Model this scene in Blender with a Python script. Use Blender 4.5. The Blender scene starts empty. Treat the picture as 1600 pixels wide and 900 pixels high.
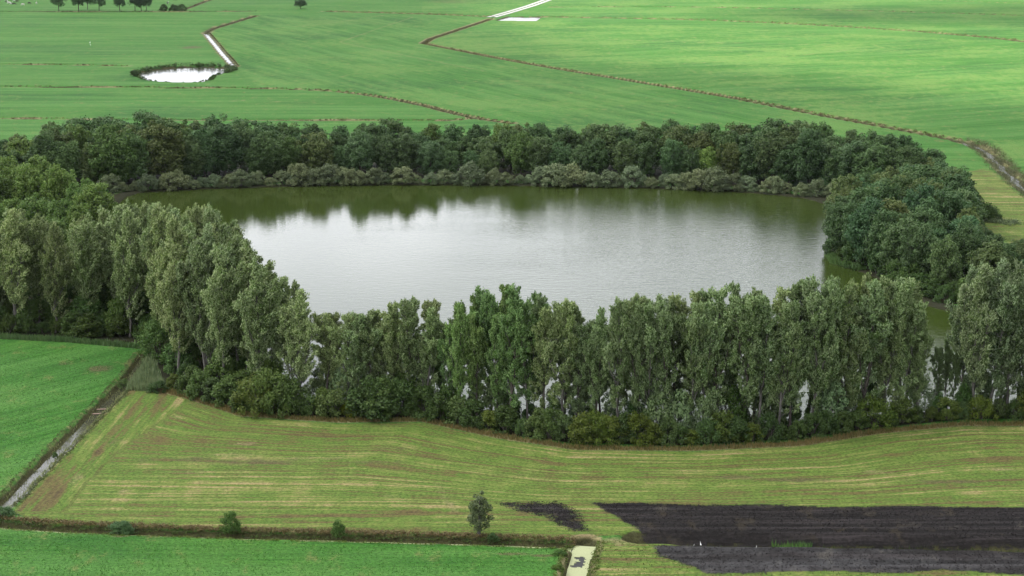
import bpy, bmesh, math, random
import numpy as np
R = math.radians
rng = np.random.default_rng(7)
random.seed(7)
scene = bpy.context.scene
C = scene.collection

# ------------------------------------------------------------------ camera, sky, sun, exposure
CAM_H, PITCH, FPX = 80.0, R(11.71), 3111.0          # drone height, tilt, focal length in photo pixels
cam_d = bpy.data.cameras.new('camera'); cam_d.sensor_width = 36.0; cam_d.lens = 36.0 * FPX / 1600.0
cam_d.clip_start = 0.5; cam_d.clip_end = 30000
cam = bpy.data.objects.new('camera', cam_d); C.objects.link(cam)
cam.location = (0, 0, CAM_H); cam.rotation_euler = (math.pi / 2 - PITCH, 0, 0)
scene.camera = cam

SUN_EL, SUN_AZ = R(50), R(-78)                      # azimuth measured from +Y, negative = towards the left
world = bpy.data.worlds.new('World'); scene.world = world; world.use_nodes = True
wn = world.node_tree.nodes; wl = world.node_tree.links; wn.clear()
def WN(t, **k):
    n = wn.new(t)
    for a, b in k.items(): setattr(n, a, b)
    return n
w_out = WN('ShaderNodeOutputWorld'); w_bg = WN('ShaderNodeBackground')
w_bg.inputs['Strength'].default_value = 0.11
sky = WN('ShaderNodeTexSky', sky_type='NISHITA', sun_disc=False)
sky.sun_elevation = SUN_EL; sky.sun_rotation = SUN_AZ
w_tc = WN('ShaderNodeTexCoord'); w_sep = WN('ShaderNodeSeparateXYZ'); wl.new(w_tc.outputs['Generated'], w_sep.inputs[0])
w_add = WN('ShaderNodeMath', operation='ADD'); w_add.inputs[1].default_value = 0.18; wl.new(w_sep.outputs['Z'], w_add.inputs[0])
w_mx = WN('ShaderNodeMath', operation='MAXIMUM'); w_mx.inputs[1].default_value = 0.05; wl.new(w_add.outputs[0], w_mx.inputs[0])
w_dx = WN('ShaderNodeMath', operation='DIVIDE'); wl.new(w_sep.outputs['X'], w_dx.inputs[0]); wl.new(w_mx.outputs[0], w_dx.inputs[1])
w_dy = WN('ShaderNodeMath', operation='DIVIDE'); wl.new(w_sep.outputs['Y'], w_dy.inputs[0]); wl.new(w_mx.outputs[0], w_dy.inputs[1])
w_cmb = WN('ShaderNodeCombineXYZ'); wl.new(w_dx.outputs[0], w_cmb.inputs[0]); wl.new(w_dy.outputs[0], w_cmb.inputs[1])
w_n = WN('ShaderNodeTexNoise'); w_n.inputs['Scale'].default_value = 2.0; w_n.inputs['Detail'].default_value = 6
w_off = WN('ShaderNodeVectorMath', operation='ADD'); w_off.inputs[1].default_value = (1.0, 8.0, 9.0); wl.new(w_cmb.outputs[0], w_off.inputs[0]); wl.new(w_off.outputs[0], w_n.inputs['Vector'])
w_r = WN('ShaderNodeValToRGB'); w_r.color_ramp.elements[0].position = 0.36; w_r.color_ramp.elements[1].position = 0.62
w_r.color_ramp.elements[0].color = (3.4, 3.6, 4.1, 1); w_r.color_ramp.elements[1].color = (11.0, 11.0, 11.5, 1)
wl.new(w_n.outputs['Fac'], w_r.inputs['Fac'])
w_dot = WN('ShaderNodeVectorMath', operation='DOT_PRODUCT'); wl.new(w_tc.outputs['Generated'], w_dot.inputs[0])
w_dot.inputs[1].default_value = (math.sin(SUN_AZ) * math.cos(SUN_EL), math.cos(SUN_AZ) * math.cos(SUN_EL), math.sin(SUN_EL))
w_pm = WN('ShaderNodeMath', operation='MAXIMUM'); w_pm.inputs[1].default_value = 0.0; wl.new(w_dot.outputs['Value'], w_pm.inputs[0])
w_pw = WN('ShaderNodeMath', operation='POWER'); w_pw.inputs[1].default_value = 1.6; wl.new(w_pm.outputs[0], w_pw.inputs[0])
w_gl = WN('ShaderNodeMath', operation='MULTIPLY_ADD'); w_gl.inputs[1].default_value = 2.2; w_gl.inputs[2].default_value = 0.9; wl.new(w_pw.outputs[0], w_gl.inputs[0])
w_h1 = WN('ShaderNodeMath', operation='SUBTRACT', use_clamp=True); w_h1.inputs[0].default_value = 1.0; wl.new(w_sep.outputs['Z'], w_h1.inputs[1])   # clouds pile up brighter towards the horizon
w_h2 = WN('ShaderNodeMath', operation='POWER'); w_h2.inputs[1].default_value = 4.0; wl.new(w_h1.outputs[0], w_h2.inputs[0])
w_h3 = WN('ShaderNodeMath', operation='MULTIPLY_ADD'); w_h3.inputs[1].default_value = .85; w_h3.inputs[2].default_value = 0.85; wl.new(w_h2.outputs[0], w_h3.inputs[0])
w_h4 = WN('ShaderNodeMath', operation='MULTIPLY'); wl.new(w_h3.outputs[0], w_h4.inputs[0]); wl.new(w_gl.outputs[0], w_h4.inputs[1])
w_cl = WN('ShaderNodeVectorMath', operation='SCALE'); wl.new(w_r.outputs[0], w_cl.inputs[0]); wl.new(w_h4.outputs[0], w_cl.inputs['Scale'])
w_mix = WN('ShaderNodeMix', data_type='RGBA'); w_mix.inputs['Factor'].default_value = 0.85   # a nearly closed cloud cover
wl.new(sky.outputs[0], w_mix.inputs['A']); wl.new(w_cl.outputs[0], w_mix.inputs['B'])
wl.new(w_mix.outputs['Result'], w_bg.inputs['Color']); wl.new(w_bg.outputs[0], w_out.inputs[0])

sun_d = bpy.data.lights.new('sun', 'SUN'); sun_d.energy = 5.0; sun_d.angle = R(4); sun_d.color = (1.0, 0.96, 0.89)
sun = bpy.data.objects.new('sun', sun_d); C.objects.link(sun)
sun.rotation_euler = (math.pi / 2 - SUN_EL, 0, math.pi - SUN_AZ)
sun.location = (0, 0, 300)
vs = scene.view_settings; vs.view_transform = 'Standard'; vs.look = 'None'; vs.exposure = 0.65; vs.gamma = 1.0
vs.use_curve_mapping = False
scene.render.engine = 'CYCLES'
scene.cycles.max_bounces = 6; scene.cycles.diffuse_bounces = 3; scene.cycles.transmission_bounces = 4

# ------------------------------------------------------------------ helpers
def at(px, py):                                     # a pixel of the photograph -> the point on level ground
    u = (px - 800.0) / FPX; v = (py - 450.0) / FPX
    t = CAM_H / (math.sin(PITCH) + v * math.cos(PITCH))
    return (t * u, t * (math.cos(PITCH) - v * math.sin(PITCH)))
def path(pts): return np.array([at(*p) for p in pts])
def height_to(Y, py_top):                           # how tall a thing at ground distance Y must be to reach that row
    return CAM_H - Y * math.tan(PITCH + math.atan((py_top - 450.0) / FPX))
def px_of(X, Y):
    z = Y * math.cos(PITCH) + CAM_H * math.sin(PITCH)
    return 800 + FPX * X / z
def interp(pts, x): return float(np.interp(x, [p[0] for p in pts], [p[1] for p in pts]))

def tag(o, label=None, cat=None, group=None, kind=None):
    if label: o['label'] = label
    if cat: o['category'] = cat
    if group: o['group'] = group
    if kind: o['kind'] = kind
    return o
def mesh_np(name, V, F, attrs=None, smooth=False):  # F: (n,k) one face size only
    me = bpy.data.meshes.new(name)
    V = np.asarray(V, np.float32); F = np.asarray(F, np.int32)
    n, k = F.shape
    me.vertices.add(len(V)); me.vertices.foreach_set('co', V.ravel())
    me.loops.add(n * k); me.loops.foreach_set('vertex_index', F.ravel())
    me.polygons.add(n); me.polygons.foreach_set('loop_start', np.arange(0, n * k, k, dtype=np.int32))
    if smooth: me.polygons.foreach_set('use_smooth', np.ones(n, bool))
    for an, arr in (attrs or {}).items():
        if arr.shape[1] == 4:
            a = me.attributes.new(an, 'FLOAT_COLOR', 'POINT'); a.data.foreach_set('color', arr.astype(np.float32).ravel())
        else:
            a = me.attributes.new(an, 'FLOAT_VECTOR', 'POINT'); a.data.foreach_set('vector', arr.astype(np.float32).ravel())
    me.update(calc_edges=True); me.validate()
    return me
def obj(name, me, mat=None, parent=None, loc=None):
    o = bpy.data.objects.new(name, me); C.objects.link(o)
    if mat and not me.materials: me.materials.append(mat)
    elif mat and me.materials[0] != mat:             # shared mesh, this plant's own leaf colour
        o.material_slots[0].link = 'OBJECT'; o.material_slots[0].material = mat
    if parent: o.parent = parent
    if loc is not None: o.location = loc
    return o
def bm_obj(name, bm, mat, parent=None, loc=None):
    me = bpy.data.meshes.new(name); bm.to_mesh(me); bm.free()
    return obj(name, me, mat, parent, loc)
def poly_dist(P, line):                             # distance from points to a polyline
    d = np.full(len(P), 1e9)
    for a, b in zip(line[:-1], line[1:]):
        ab = b - a; t = np.clip(((P - a) @ ab) / (ab @ ab), 0, 1)
        d = np.minimum(d, np.hypot(*(P - a - t[:, None] * ab).T))
    return d
def inside(P, poly):
    x, y = P[:, 0], P[:, 1]; c = np.zeros(len(P), bool)
    for (x1, y1), (x2, y2) in zip(poly, np.roll(poly, -1, axis=0)):
        if y1 == y2: continue
        c ^= ((y1 > y) != (y2 > y)) & (x < (x2 - x1) * (y - y1) / (y2 - y1) + x1)
    return c
def sdist(P, poly):                                 # signed: negative inside
    d = poly_dist(P, np.vstack([poly, poly[:1]]))
    return np.where(inside(P, poly), -d, d)
def smooth_line(L, it=2):
    for _ in range(it):
        Q = [L[0]]
        for a, b in zip(L[:-1], L[1:]): Q += [a * .75 + b * .25, a * .25 + b * .75]
        Q.append(L[-1]); L = np.array(Q)
    return L
def smooth_poly(L, it=2):
    for _ in range(it):
        Q = []
        for a, b in zip(L, np.roll(L, -1, axis=0)): Q += [a * .75 + b * .25, a * .25 + b * .75]
        L = np.array(Q)
    return L
def sstep(a, b, x):
    t = np.clip((x - a) / (b - a), 0, 1); return t * t * (3 - 2 * t)

# ------------------------------------------------------------------ materials
class NT:
    def __init__(s, name):
        s.m = bpy.data.materials.new(name); s.m.use_nodes = True; s.t = s.m.node_tree; s.t.nodes.clear()
        s.out = s.t.nodes.new('ShaderNodeOutputMaterial')
    def n(s, t, ins=None, **k):
        nd = s.t.nodes.new(t)
        for a, b in k.items(): setattr(nd, a, b)
        for a, b in (ins or {}).items(): s.put(nd, a, b)
        return nd
    def put(s, nd, a, b):
        if isinstance(b, bpy.types.NodeSocket): s.t.links.new(b, nd.inputs[a])
        else: nd.inputs[a].default_value = b
    def math(s, op, a, b=0.0, clamp=False):
        nd = s.n('ShaderNodeMath', operation=op, use_clamp=clamp); s.put(nd, 0, a); s.put(nd, 1, b); return nd.outputs[0]
    def mix(s, f, a, b, blend='MIX'):
        nd = s.n('ShaderNodeMix', data_type='RGBA', blend_type=blend)
        s.put(nd, 'Factor', f); s.put(nd, 'A', a if not isinstance(a, tuple) else (*a, 1)); s.put(nd, 'B', b if not isinstance(b, tuple) else (*b, 1))
        return nd.outputs['Result']
    def noise(s, vec, scale, detail=3.0, rough=0.55):
        return s.n('ShaderNodeTexNoise', {'Vector': vec, 'Scale': scale, 'Detail': detail, 'Roughness': rough}).outputs['Fac']
    def ramp(s, f, els):
        nd = s.n('ShaderNodeValToRGB'); s.put(nd, 'Fac', f); cr = nd.color_ramp
        while len(cr.elements) < len(els): cr.elements.new(0.5)
        for e, (p, c) in zip(cr.elements, els):
            e.position = p; e.color = (*c, 1) if isinstance(c, tuple) else (c, c, c, 1)
        return nd.outputs['Color']
    def rng(s, v, a, b, c=0.0, d=1.0):
        nd = s.n('ShaderNodeMapRange', {'Value': v, 'From Min': a, 'From Max': b, 'To Min': c, 'To Max': d}, interpolation_type='SMOOTHSTEP')
        return nd.outputs[0]
    def scale(s, vec, sc):
        return s.n('ShaderNodeVectorMath', {0: vec, 1: sc}, operation='MULTIPLY').outputs[0]
    def done(s, bsdf):
        s.t.links.new(bsdf, s.out.inputs['Surface']); return s.m

def leaf_mat(name, dark, light, under, trans=0.25, rough=0.55):
    t = NT(name)
    a = t.n('ShaderNodeAttribute', attribute_name='rnd'); sp = t.n('ShaderNodeSeparateColor', {'Color': a.outputs['Color']})
    oi = t.n('ShaderNodeObjectInfo')
    f = t.math('ADD', t.math('MULTIPLY', sp.outputs[0], 0.55), t.math('MULTIPLY', sp.outputs[1], 0.45))
    c = t.mix(f, dark, light)
    g = t.n('ShaderNodeNewGeometry')
    c = t.mix(t.math('MULTIPLY', g.outputs['Backfacing'], 0.85), c, under)
    c = t.mix(1.0, c, oi.outputs['Color'], 'MULTIPLY')
    v = t.math('ADD', 0.82, t.math('MULTIPLY', oi.outputs['Random'], 0.36))
    hs = t.n('ShaderNodeHueSaturation', {'Color': c, 'Value': v, 'Hue': t.math('ADD', 0.49, t.math('MULTIPLY', sp.outputs[2], 0.02))})
    c = hs.outputs[0]
    p = t.n('ShaderNodeBsdfPrincipled', {'Base Color': c, 'Roughness': rough, 'Specular IOR Level': 0.12})
    tr = t.n('ShaderNodeBsdfTranslucent', {'Color': c})
    mx = t.n('ShaderNodeMixShader', {0: trans, 1: p.outputs[0], 2: tr.outputs[0]})
    return t.done(mx.outputs[0])
def bark_mat(name, a, b):
    t = NT(name); tc = t.n('ShaderNodeTexCoord')
    n = t.noise(t.scale(tc.outputs['Object'], (3, 3, .6)), 2.0, 4)
    c = t.ramp(n, [(0.3, a), (0.7, b)])
    bp = t.n('ShaderNodeBump', {'Height': n, 'Strength': 0.5, 'Distance': 0.05})
    p = t.n('ShaderNodeBsdfPrincipled', {'Base Color': c, 'Roughness': 0.85, 'Normal': bp.outputs[0]})
    return t.done(p.outputs[0])

M = {}
M['poplar'] = leaf_mat('poplar_leaf', (.042, .080, .022), (.150, .212, .076), (.285, .350, .190), .40)
M['oak'] = leaf_mat('broad_leaf', (.016, .048, .013), (.078, .145, .038), (.085, .140, .052), .3)
M['willow'] = leaf_mat('willow_leaf', (.055, .085, .030), (.135, .175, .075), (.16, .20, .10))
M['bush'] = leaf_mat('bush_leaf', (.016, .044, .009), (.070, .120, .024), (.075, .120, .034), .3)
M['grass_mown'] = leaf_mat('mown_grass_blade', (.048, .095, .016), (.150, .165, .050), (.10, .13, .035))
M['grass_green'] = leaf_mat('meadow_grass_blade', (.028, .105, .012), (.070, .165, .028), (.05, .14, .02))
M['clod'] = leaf_mat('peat_clod', (.006, .005, .005), (.030, .025, .024), (.012, .010, .010), 0.0)
M['reed'] = leaf_mat('reed_blade', (.050, .085, .045), (.125, .165, .095), (.13, .17, .10))
M['sedge'] = leaf_mat('bank_herb', (.040, .055, .016), (.150, .135, .062), (.13, .115, .055))
M['bark'] = bark_mat('poplar_bark', (.045, .04, .032), (.15, .14, .12))
M['bark_dark'] = bark_mat('dark_bark', (.03, .024, .018), (.09, .075, .06))
M['dead'] = bark_mat('bleached_wood', (.32, .28, .23), (.55, .50, .44))
M['board'] = bark_mat('wet_board', (.10, .065, .045), (.24, .165, .12))

def ground_material():
    t = NT('field_ground')
    A = t.n('ShaderNodeAttribute', attribute_name='fa'); B = t.n('ShaderNodeAttribute', attribute_name='fb'); S = t.n('ShaderNodeAttribute', attribute_name='suv')
    a = t.n('ShaderNodeSeparateColor', {'Color': A.outputs['Color']}).outputs; a4 = A.outputs['Alpha']
    b = t.n('ShaderNodeSeparateColor', {'Color': B.outputs['Color']}).outputs; b4 = B.outputs['Alpha']
    mown, plough, dry = a[0], a[1], a[2]; soil, tone, bank = b[0], b[1], b[2]
    pos = t.n('ShaderNodeNewGeometry').outputs['Position']; suv = S.outputs['Vector']
    n_st = t.noise(t.scale(suv, (.035, .75, 1)), 1.0, 5, .65)
    n_st2 = t.noise(t.scale(suv, (.010, .13, 1)), 1.0, 3, .6)
    n_br = t.noise(pos, .022, 3); n_mid = t.noise(t.scale(pos, (1, .55, 1)), .30, 5, .68); n_fine = t.noise(pos, 2.2, 5, .75)
    rag = t.math('MULTIPLY', t.math('SUBTRACT', t.noise(pos, .55, 5, .7), .5), 1.1)
    def ragged(m, lo=.35, hi=.65): return t.rng(t.math('ADD', m, rag), lo, hi)
    mead = t.mix(t.rng(n_st, .36, .64), (.022, .092, .010), (.046, .140, .019))
    mead = t.mix(t.math('MULTIPLY', t.rng(t.noise(pos, .012, 4, .6), .48, .64), .6), mead, (.020, .078, .014))
    mead = t.mix(t.math('MULTIPLY', t.rng(n_st2, .40, .66), .7), mead, (.068, .165, .034))
    yel = t.math('MULTIPLY', t.rng(t.math('ADD', t.math('MULTIPLY', n_br, .55), t.math('MULTIPLY', n_mid, .45)), .44, .62), t.math('ADD', .22, tone))
    mead = t.mix(t.math('MINIMUM', yel, .8), mead, (.105, .185, .040))
    mead = t.mix(t.math('MULTIPLY', t.rng(t.math('ADD', n_mid, t.math('MULTIPLY', n_fine, .35)), .74, .88), .6), mead, (.13, .125, .045))
    k = t.math('ADD', t.math('ADD', t.math('MULTIPLY', n_st, .50), t.math('MULTIPLY', n_st2, .28)), t.math('MULTIPLY', n_mid, .22))
    mw = t.ramp(k, [(.38, (.072, .052, .024)), (.445, (.108, .092, .032)), (.49, (.068, .126, .019)), (.54, (.125, .158, .035)), (.59, (.230, .188, .082)), (.68, (.28, .215, .105))])
    col = t.mix(ragged(mown), mead, mw)
    drc = t.mix(n_mid, (.115, .088, .045), (.27, .22, .115))
    col = t.mix(t.math('MULTIPLY', ragged(dry, .35, .8), .85), col, drc)
    slc = t.mix(n_fine, (.045, .036, .018), (.125, .105, .052))
    col = t.mix(t.math('MULTIPLY', ragged(soil, .40, .85), .8), col, slc)
    bkc = t.mix(n_mid, (.024, .026, .010), (.075, .072, .028))
    col = t.mix(ragged(bank, .3, .7), col, bkc)
    vfine = t.math('ADD', .52, t.math('MULTIPLY', t.rng(n_fine, .30, .70), .85))
    col = t.mix(1.0, col, t.n('ShaderNodeCombineColor', {0: vfine, 1: vfine, 2: vfine}).outputs[0], 'MULTIPLY')
    plm = t.rng(t.math('ADD', plough, t.math('ADD', rag, t.math('MULTIPLY', t.math('SUBTRACT', n_fine, .5), .9))), .38, .62)
    plc = t.ramp(t.math('ADD', t.math('MULTIPLY', n_st, .6), t.math('MULTIPLY', n_fine, .4)), [(.36, (.004, .0035, .003)), (.50, (.012, .0105, .0095)), (.64, (.040, .034, .033))])
    plc = t.mix(t.math('MULTIPLY', t.rng(n_mid, .54, .66), .45), plc, (.045, .036, .020))
    col = t.mix(plm, col, plc)
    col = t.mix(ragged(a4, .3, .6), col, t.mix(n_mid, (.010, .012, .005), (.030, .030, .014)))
    wet = t.math('MULTIPLY', plm, t.rng(t.math('ADD', t.math('ADD', t.math('MULTIPLY', n_st2, .6), t.math('MULTIPLY', n_mid, .4)), b4), .62, .92))
    rough = t.math('SUBTRACT', .92, t.math('MULTIPLY', wet, .66))
    hgt = t.math('ADD', n_fine, t.math('MULTIPLY', n_st, .6))
    bp = t.n('ShaderNodeBump', {'Height': hgt, 'Strength': .8, 'Distance': .22})
    p = t.n('ShaderNodeBsdfPrincipled', {'Base Color': col, 'Roughness': rough, 'Specular IOR Level': t.math('ADD', .10, t.math('MULTIPLY', wet, .45)), 'Normal': bp.outputs[0]})
    return t.done(p.outputs[0])
M['ground'] = ground_material()

def water_material(name, body, s1, s2, amp, ior=1.33, rough=.04):
    t = NT(name); pos = t.n('ShaderNodeNewGeometry').outputs['Position']
    n1 = t.noise(t.scale(pos, (.55, 1.0, 1)), s1, 3, .6); n2 = t.noise(pos, s2, 2, .5)
    sx = t.n('ShaderNodeSeparateXYZ', {0: pos}).outputs[0]
    calm = t.rng(t.math('ADD', sx, t.math('MULTIPLY', t.noise(t.scale(pos, (.02, .03, 1)), 1.0, 3), 90.0)), 15.0, 75.0, .22, 1.0)
    h = t.math('MULTIPLY', t.math('ADD', n1, t.math('MULTIPLY', n2, .35)), calm)
    bp = t.n('ShaderNodeBump', {'Height': h, 'Strength': 1.0, 'Distance': amp})
    p = t.n('ShaderNodeBsdfPrincipled', {'Base Color': (*body, 1), 'Roughness': rough, 'IOR': ior, 'Normal': bp.outputs[0]})
    return t.done(p.outputs[0])
M['pond'] = water_material('pond_water', (.028, .042, .007), .9, 3.2, .07)
M['ditch'] = water_material('ditch_water', (.045, .045, .028), 1.3, 4.0, .03, 1.33, .12)
def weed_material():
    t = NT('duckweed'); pos = t.n('ShaderNodeNewGeometry').outputs['Position']
    n = t.noise(pos, 1.3, 5, .65); n2 = t.noise(pos, 6.0, 3)
    c = t.mix(n2, (.23, .26, .115), (.37, .39, .205))
    c = t.mix(t.rng(n, .60, .72), c, (.10, .105, .045))
    p = t.n('ShaderNodeBsdfPrincipled', {'Base Color': c, 'Roughness': .7})
    return t.done(p.outputs[0])
M['weed'] = weed_material()
def plain(name, a, b, sc=1.0, rough=.8):
    t = NT(name); tc = t.n('ShaderNodeTexCoord'); n = t.noise(tc.outputs['Object'], sc, 4)
    p = t.n('ShaderNodeBsdfPrincipled', {'Base Color': t.ramp(n, [(.35, a), (.65, b)]), 'Roughness': rough})
    return t.done(p.outputs[0])
M['mud'] = plain('muddy_water', (.006, .007, .005), (.014, .015, .010), .8, .55)
M['track'] = plain('pale_concrete', (.26, .25, .235), (.40, .38, .36), .4)
M['cow_pied'] = plain('black_and_white_hide', (.02, .018, .018), (.72, .70, .67), .9)
t_ = M['cow_pied'].node_tree.nodes
for n_ in t_:
    if n_.type == 'VALTORGB': n_.color_ramp.elements[0].position = .49; n_.color_ramp.elements[1].position = .51
M['cow_dark'] = plain('dark_brown_hide', (.02, .016, .014), (.06, .045, .04), 1.0)
M['cow_pale'] = plain('pale_hide', (.42, .38, .33), (.70, .67, .62), 1.0)
M['white'] = plain('white_feathers', (.70, .70, .68), (.82, .82, .80), 3.0)

# ------------------------------------------------------------------ layout, traced on level ground
POND = smooth_poly(path([(182, 303), (290, 296), (480, 290), (650, 288), (830, 290), (1000, 293), (1170, 300), (1290, 313), (1300, 345),
                         (1288, 400), (1300, 413), (1345, 424), (1400, 452), (1450, 482), (1530, 490), (1640, 500), (1660, 600), (1560, 632), (1450, 640),
                         (1370, 645), (1250, 655), (1080, 661), (900, 660), (780, 646), (650, 628), (560, 624), (485, 624), (440, 590), (380, 548), (290, 465), (200, 385)]), 2)
POND2 = smooth_poly(path([(214, 113), (250, 106), (290, 103), (340, 103.5), (366, 108), (350, 113), (331, 117), (321, 127), (290, 128), (240, 126), (222, 121)]), 1)
POND3 = path([(776, 31.5), (836, 32.5), (844, 26.5), (797, 25.5)])
# name, points, half width at the top, half width of the bed, depth, water, weed
DITCH = {
 'near':   (path([(-60, 812), (60, 823), (200, 829), (420, 836), (640, 841), (800, 846), (905, 850)]), 1.7, .55, 1.1, .88, 'weed'),
 'canal':  (path([(917, 844), (907, 864), (899, 900), (890, 950)]), 1.8, 1.0, 1.1, .80, 'weed'),
 'left':   (path([(-30, 815), (20, 776), (60, 733), (110, 684), (150, 644), (190, 605), (212, 578), (228, 552)]), 1.7, .75, 1.0, .78, 'ditch'),
 'plough': (path([(1000, 838), (1080, 841), (1200, 844), (1400, 847), (1700, 853)]), 2.5, .7, 1.35, 1.25, 'ditch'),
 'pasture': (path([(-200, 99), (0, 100), (120, 101), (200, 103)]), 1.6, .5, .9, .75, None),
 'long':   (path([(-200, 134), (0, 135), (200, 136), (400, 137.5), (470, 139), (540, 143), (640, 158), (735, 183), (800, 192)]), 1.9, .6, .9, .7, None),
 'rear':   (path([(-200, 182), (0, 184), (200, 187), (430, 187), (600, 188), (700, 188), (740, 184)]), 1.6, .5, .8, .7, None),
 'inlet':  (path([(366, 104), (358, 94), (346, 81), (334, 66), (322, 52)]), 2.2, .9, .9, .6, 'ditch'),
 'stream': (path([(322, 52), (327, 46), (350, 39), (400, 24)]), 2.4, .8, .9, .7, None),
 'road':   (path([(-300, 17), (0, 18), (250, 18.5), (400, 17.5)]), 3.0, .8, 1.0, .8, None),
 'road2':  (path([(510, 17.5), (650, 21), (770, 26)]), 3.0, .8, 1.0, .8, None),
 'road3':  (path([(835, 26), (1000, 28.5), (1180, 33.5), (1400, 46), (1525, 56), (1600, 64), (1800, 90)]), 2.8, .8, 1.0, .8, None),
 'angle':  (path([(768, 29), (720, 45), (656, 66), (680, 71), (800, 95), (1000, 128), (1150, 153), (1300, 182), (1400, 200), (1500, 219)]), 2.1, .7, 1.0, .8, None),
 'creek':  (path([(1500, 219), (1530, 228), (1548, 240), (1570, 264), (1610, 300), (1700, 370)]), 2.6, .9, 1.0, .8, 'ditch'),
 'far':    (path([(860, 11), (1070, 10), (1330, 16), (1700, 27)]), 1.6, .5, .8, .7, None),
 'farther': (path([(1380, -2), (1600, 5), (1800, 10)]), 1.6, .5, .8, .7, None),
 'hedge':  (path([(284, 16), (330, -2), (380, -14)]), 1.8, .5, .8, .7, None),
}
for k_ in DITCH: DITCH[k_] = (smooth_line(DITCH[k_][0], 1),) + DITCH[k_][1:]

MOWN = path([(232, 604), (300, 626), (380, 652), (530, 662), (660, 660), (780, 686), (900, 703), (1080, 706), (1250, 697), (1370, 678), (1500, 666), (1800, 668),
             (1800, 848), (1000, 834), (925, 838), (880, 842), (640, 836), (420, 830), (60, 818), (20, 800), (100, 705), (205, 602)])
CORNER = path([(928, 848), (1000, 840), (1800, 858), (1800, 1000), (905, 1000)])
PL1 = path([(925, 785), (1000, 786), (1100, 789), (1200, 788), (1300, 792), (1420, 790), (1600, 793), (1800, 796), (1800, 850), (1600, 846), (1300, 842), (1030, 838), (1005, 832)])
PL0 = path([(770, 785), (870, 783), (905, 797), (925, 832), (885, 828), (850, 808), (800, 797)])
PL2 = path([(1020, 852), (1150, 849), (1400, 852), (1800, 858), (1800, 905), (1600, 899), (1470, 890), (1400, 897), (1300, 892), (1225, 893), (1160, 897), (1110, 897), (1075, 883), (1030, 868)])
HAYR = path([(1490, 272), (1540, 262), (1560, 270), (1620, 320), (1800, 420), (1640, 420), (1500, 345)])
WOODS = [path([(-60, 300), (150, 293), (300, 288), (480, 282), (650, 280), (830, 282), (1000, 285), (1170, 292), (1300, 305), (1310, 290), (1440, 285), (1490, 300), (1500, 345), (1545, 385), (1800, 420),
               (1800, 480), (1450, 475), (1345, 418), (1292, 398), (1306, 330), (1170, 250), (650, 232), (200, 240), (-60, 250)]),
         path([(-120, 300), (180, 300), (205, 390), (290, 470), (380, 552), (485, 628), (650, 632), (780, 650), (900, 664), (1080, 665), (1250, 659), (1370, 649), (1560, 636), (1700, 620), (1700, 652),
               (1500, 655), (1370, 668), (1250, 685), (1080, 694), (900, 692), (780, 676), (660, 652), (530, 652), (390, 644), (300, 618), (250, 600), (226, 536), (-120, 526)])]

# ------------------------------------------------------------------ ground
def axis(segs):
    v = [segs[0][0]]
    for a, b, st in segs: v += list(np.linspace(a, b, max(2, int(round((b - a) / st)) + 1))[1:])
    return np.array(v)
gx = axis([(-480, -84, 2.2), (-84, 84, .6), (84, 480, 2.2)])
gy = axis([(200, 310, .5), (310, 560, 1.2), (560, 1600, 2.6)])
NX, NY = len(gx), len(gy)
GX, GY = np.meshgrid(gx, gy); P = np.column_stack([GX.ravel(), GY.ravel()])
def cheap_noise(P, sc, seed):
    r = np.random.default_rng(seed); o = np.zeros(len(P))
    for k in range(7):
        th = r.uniform(0, 2 * math.pi); f = sc * r.uniform(.5, 2.0)
        o += np.sin((P[:, 0] * math.cos(th) + P[:, 1] * math.sin(th)) * f + r.uniform(0, 6.28)) / 7
    return o
Z = .10 * cheap_noise(P, .05, 1) + .03 * cheap_noise(P, .8, 2)
edge_fade = np.clip(np.minimum.reduce([P[:, 0] + 480, 480 - P[:, 0], P[:, 1] - 200, 1600 - P[:, 1]]) / 20, 0, 1)
Z *= edge_fade
wob = .35 * cheap_noise(P, 1.1, 3)
bank = np.zeros(len(P)); dry = np.zeros(len(P))
dmin = np.full(len(P), 1e9)
for nm, (L, wt, wb, dep, wz, kind) in DITCH.items():
    d = poly_dist(P, L) + wob * .6
    f = np.clip((wt - d) / (wt - wb), 0, 1)
    Z = np.minimum(Z, -dep * f + Z * (1 - f))
    bank = np.maximum(bank, (1 if L[:, 1].mean() < 330 else .8) * sstep(wt + .25, wt - .7, d))
    if nm != 'plough': dry = np.maximum(dry, (.75 if nm not in ('left', 'near') else .5) * sstep(wt + 1.3, wt + .2, d))
for poly in (POND, POND2, POND3):
    sd = sdist(P, poly) + wob
    f = np.clip((1.0 - sd) / 2.4, 0, 1); Z = np.minimum(Z, -1.7 * f + Z * (1 - f))
    bank = np.maximum(bank, sstep(1.8, .6, sd))
Z += np.where(sdist(P, PL1) < 0, 1, 0) * .07 * np.sin(P[:, 1] * 3.1 + cheap_noise(P, .3, 31) * 2) + np.where(sdist(P, PL2) < 0, 1, 0) * .07 * np.sin(P[:, 1] * 2.9 + cheap_noise(P, .3, 32) * 2)
def soft(poly, w): return sstep(w, -w, sdist(P, poly))
mown = np.maximum(soft(MOWN, .8), soft(CORNER, .8)); mown = np.maximum(mown, .8 * soft(HAYR, 4))
plough = np.maximum.reduce([soft(PL1, 1.6), soft(PL2, 1.6), .74 * soft(PL0, 2.4)])
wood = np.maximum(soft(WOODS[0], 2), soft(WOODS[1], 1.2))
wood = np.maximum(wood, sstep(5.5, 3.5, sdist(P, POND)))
treeline = path([(232, 604), (300, 622), (380, 648), (530, 658), (660, 656), (780, 682), (900, 700), (1080, 702), (1250, 694), (1370, 675), (1500, 663), (1800, 665)])
dry = np.maximum(dry, sstep(1.5, .5, poly_dist(P, treeline)))
soil = np.zeros(len(P))
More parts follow.
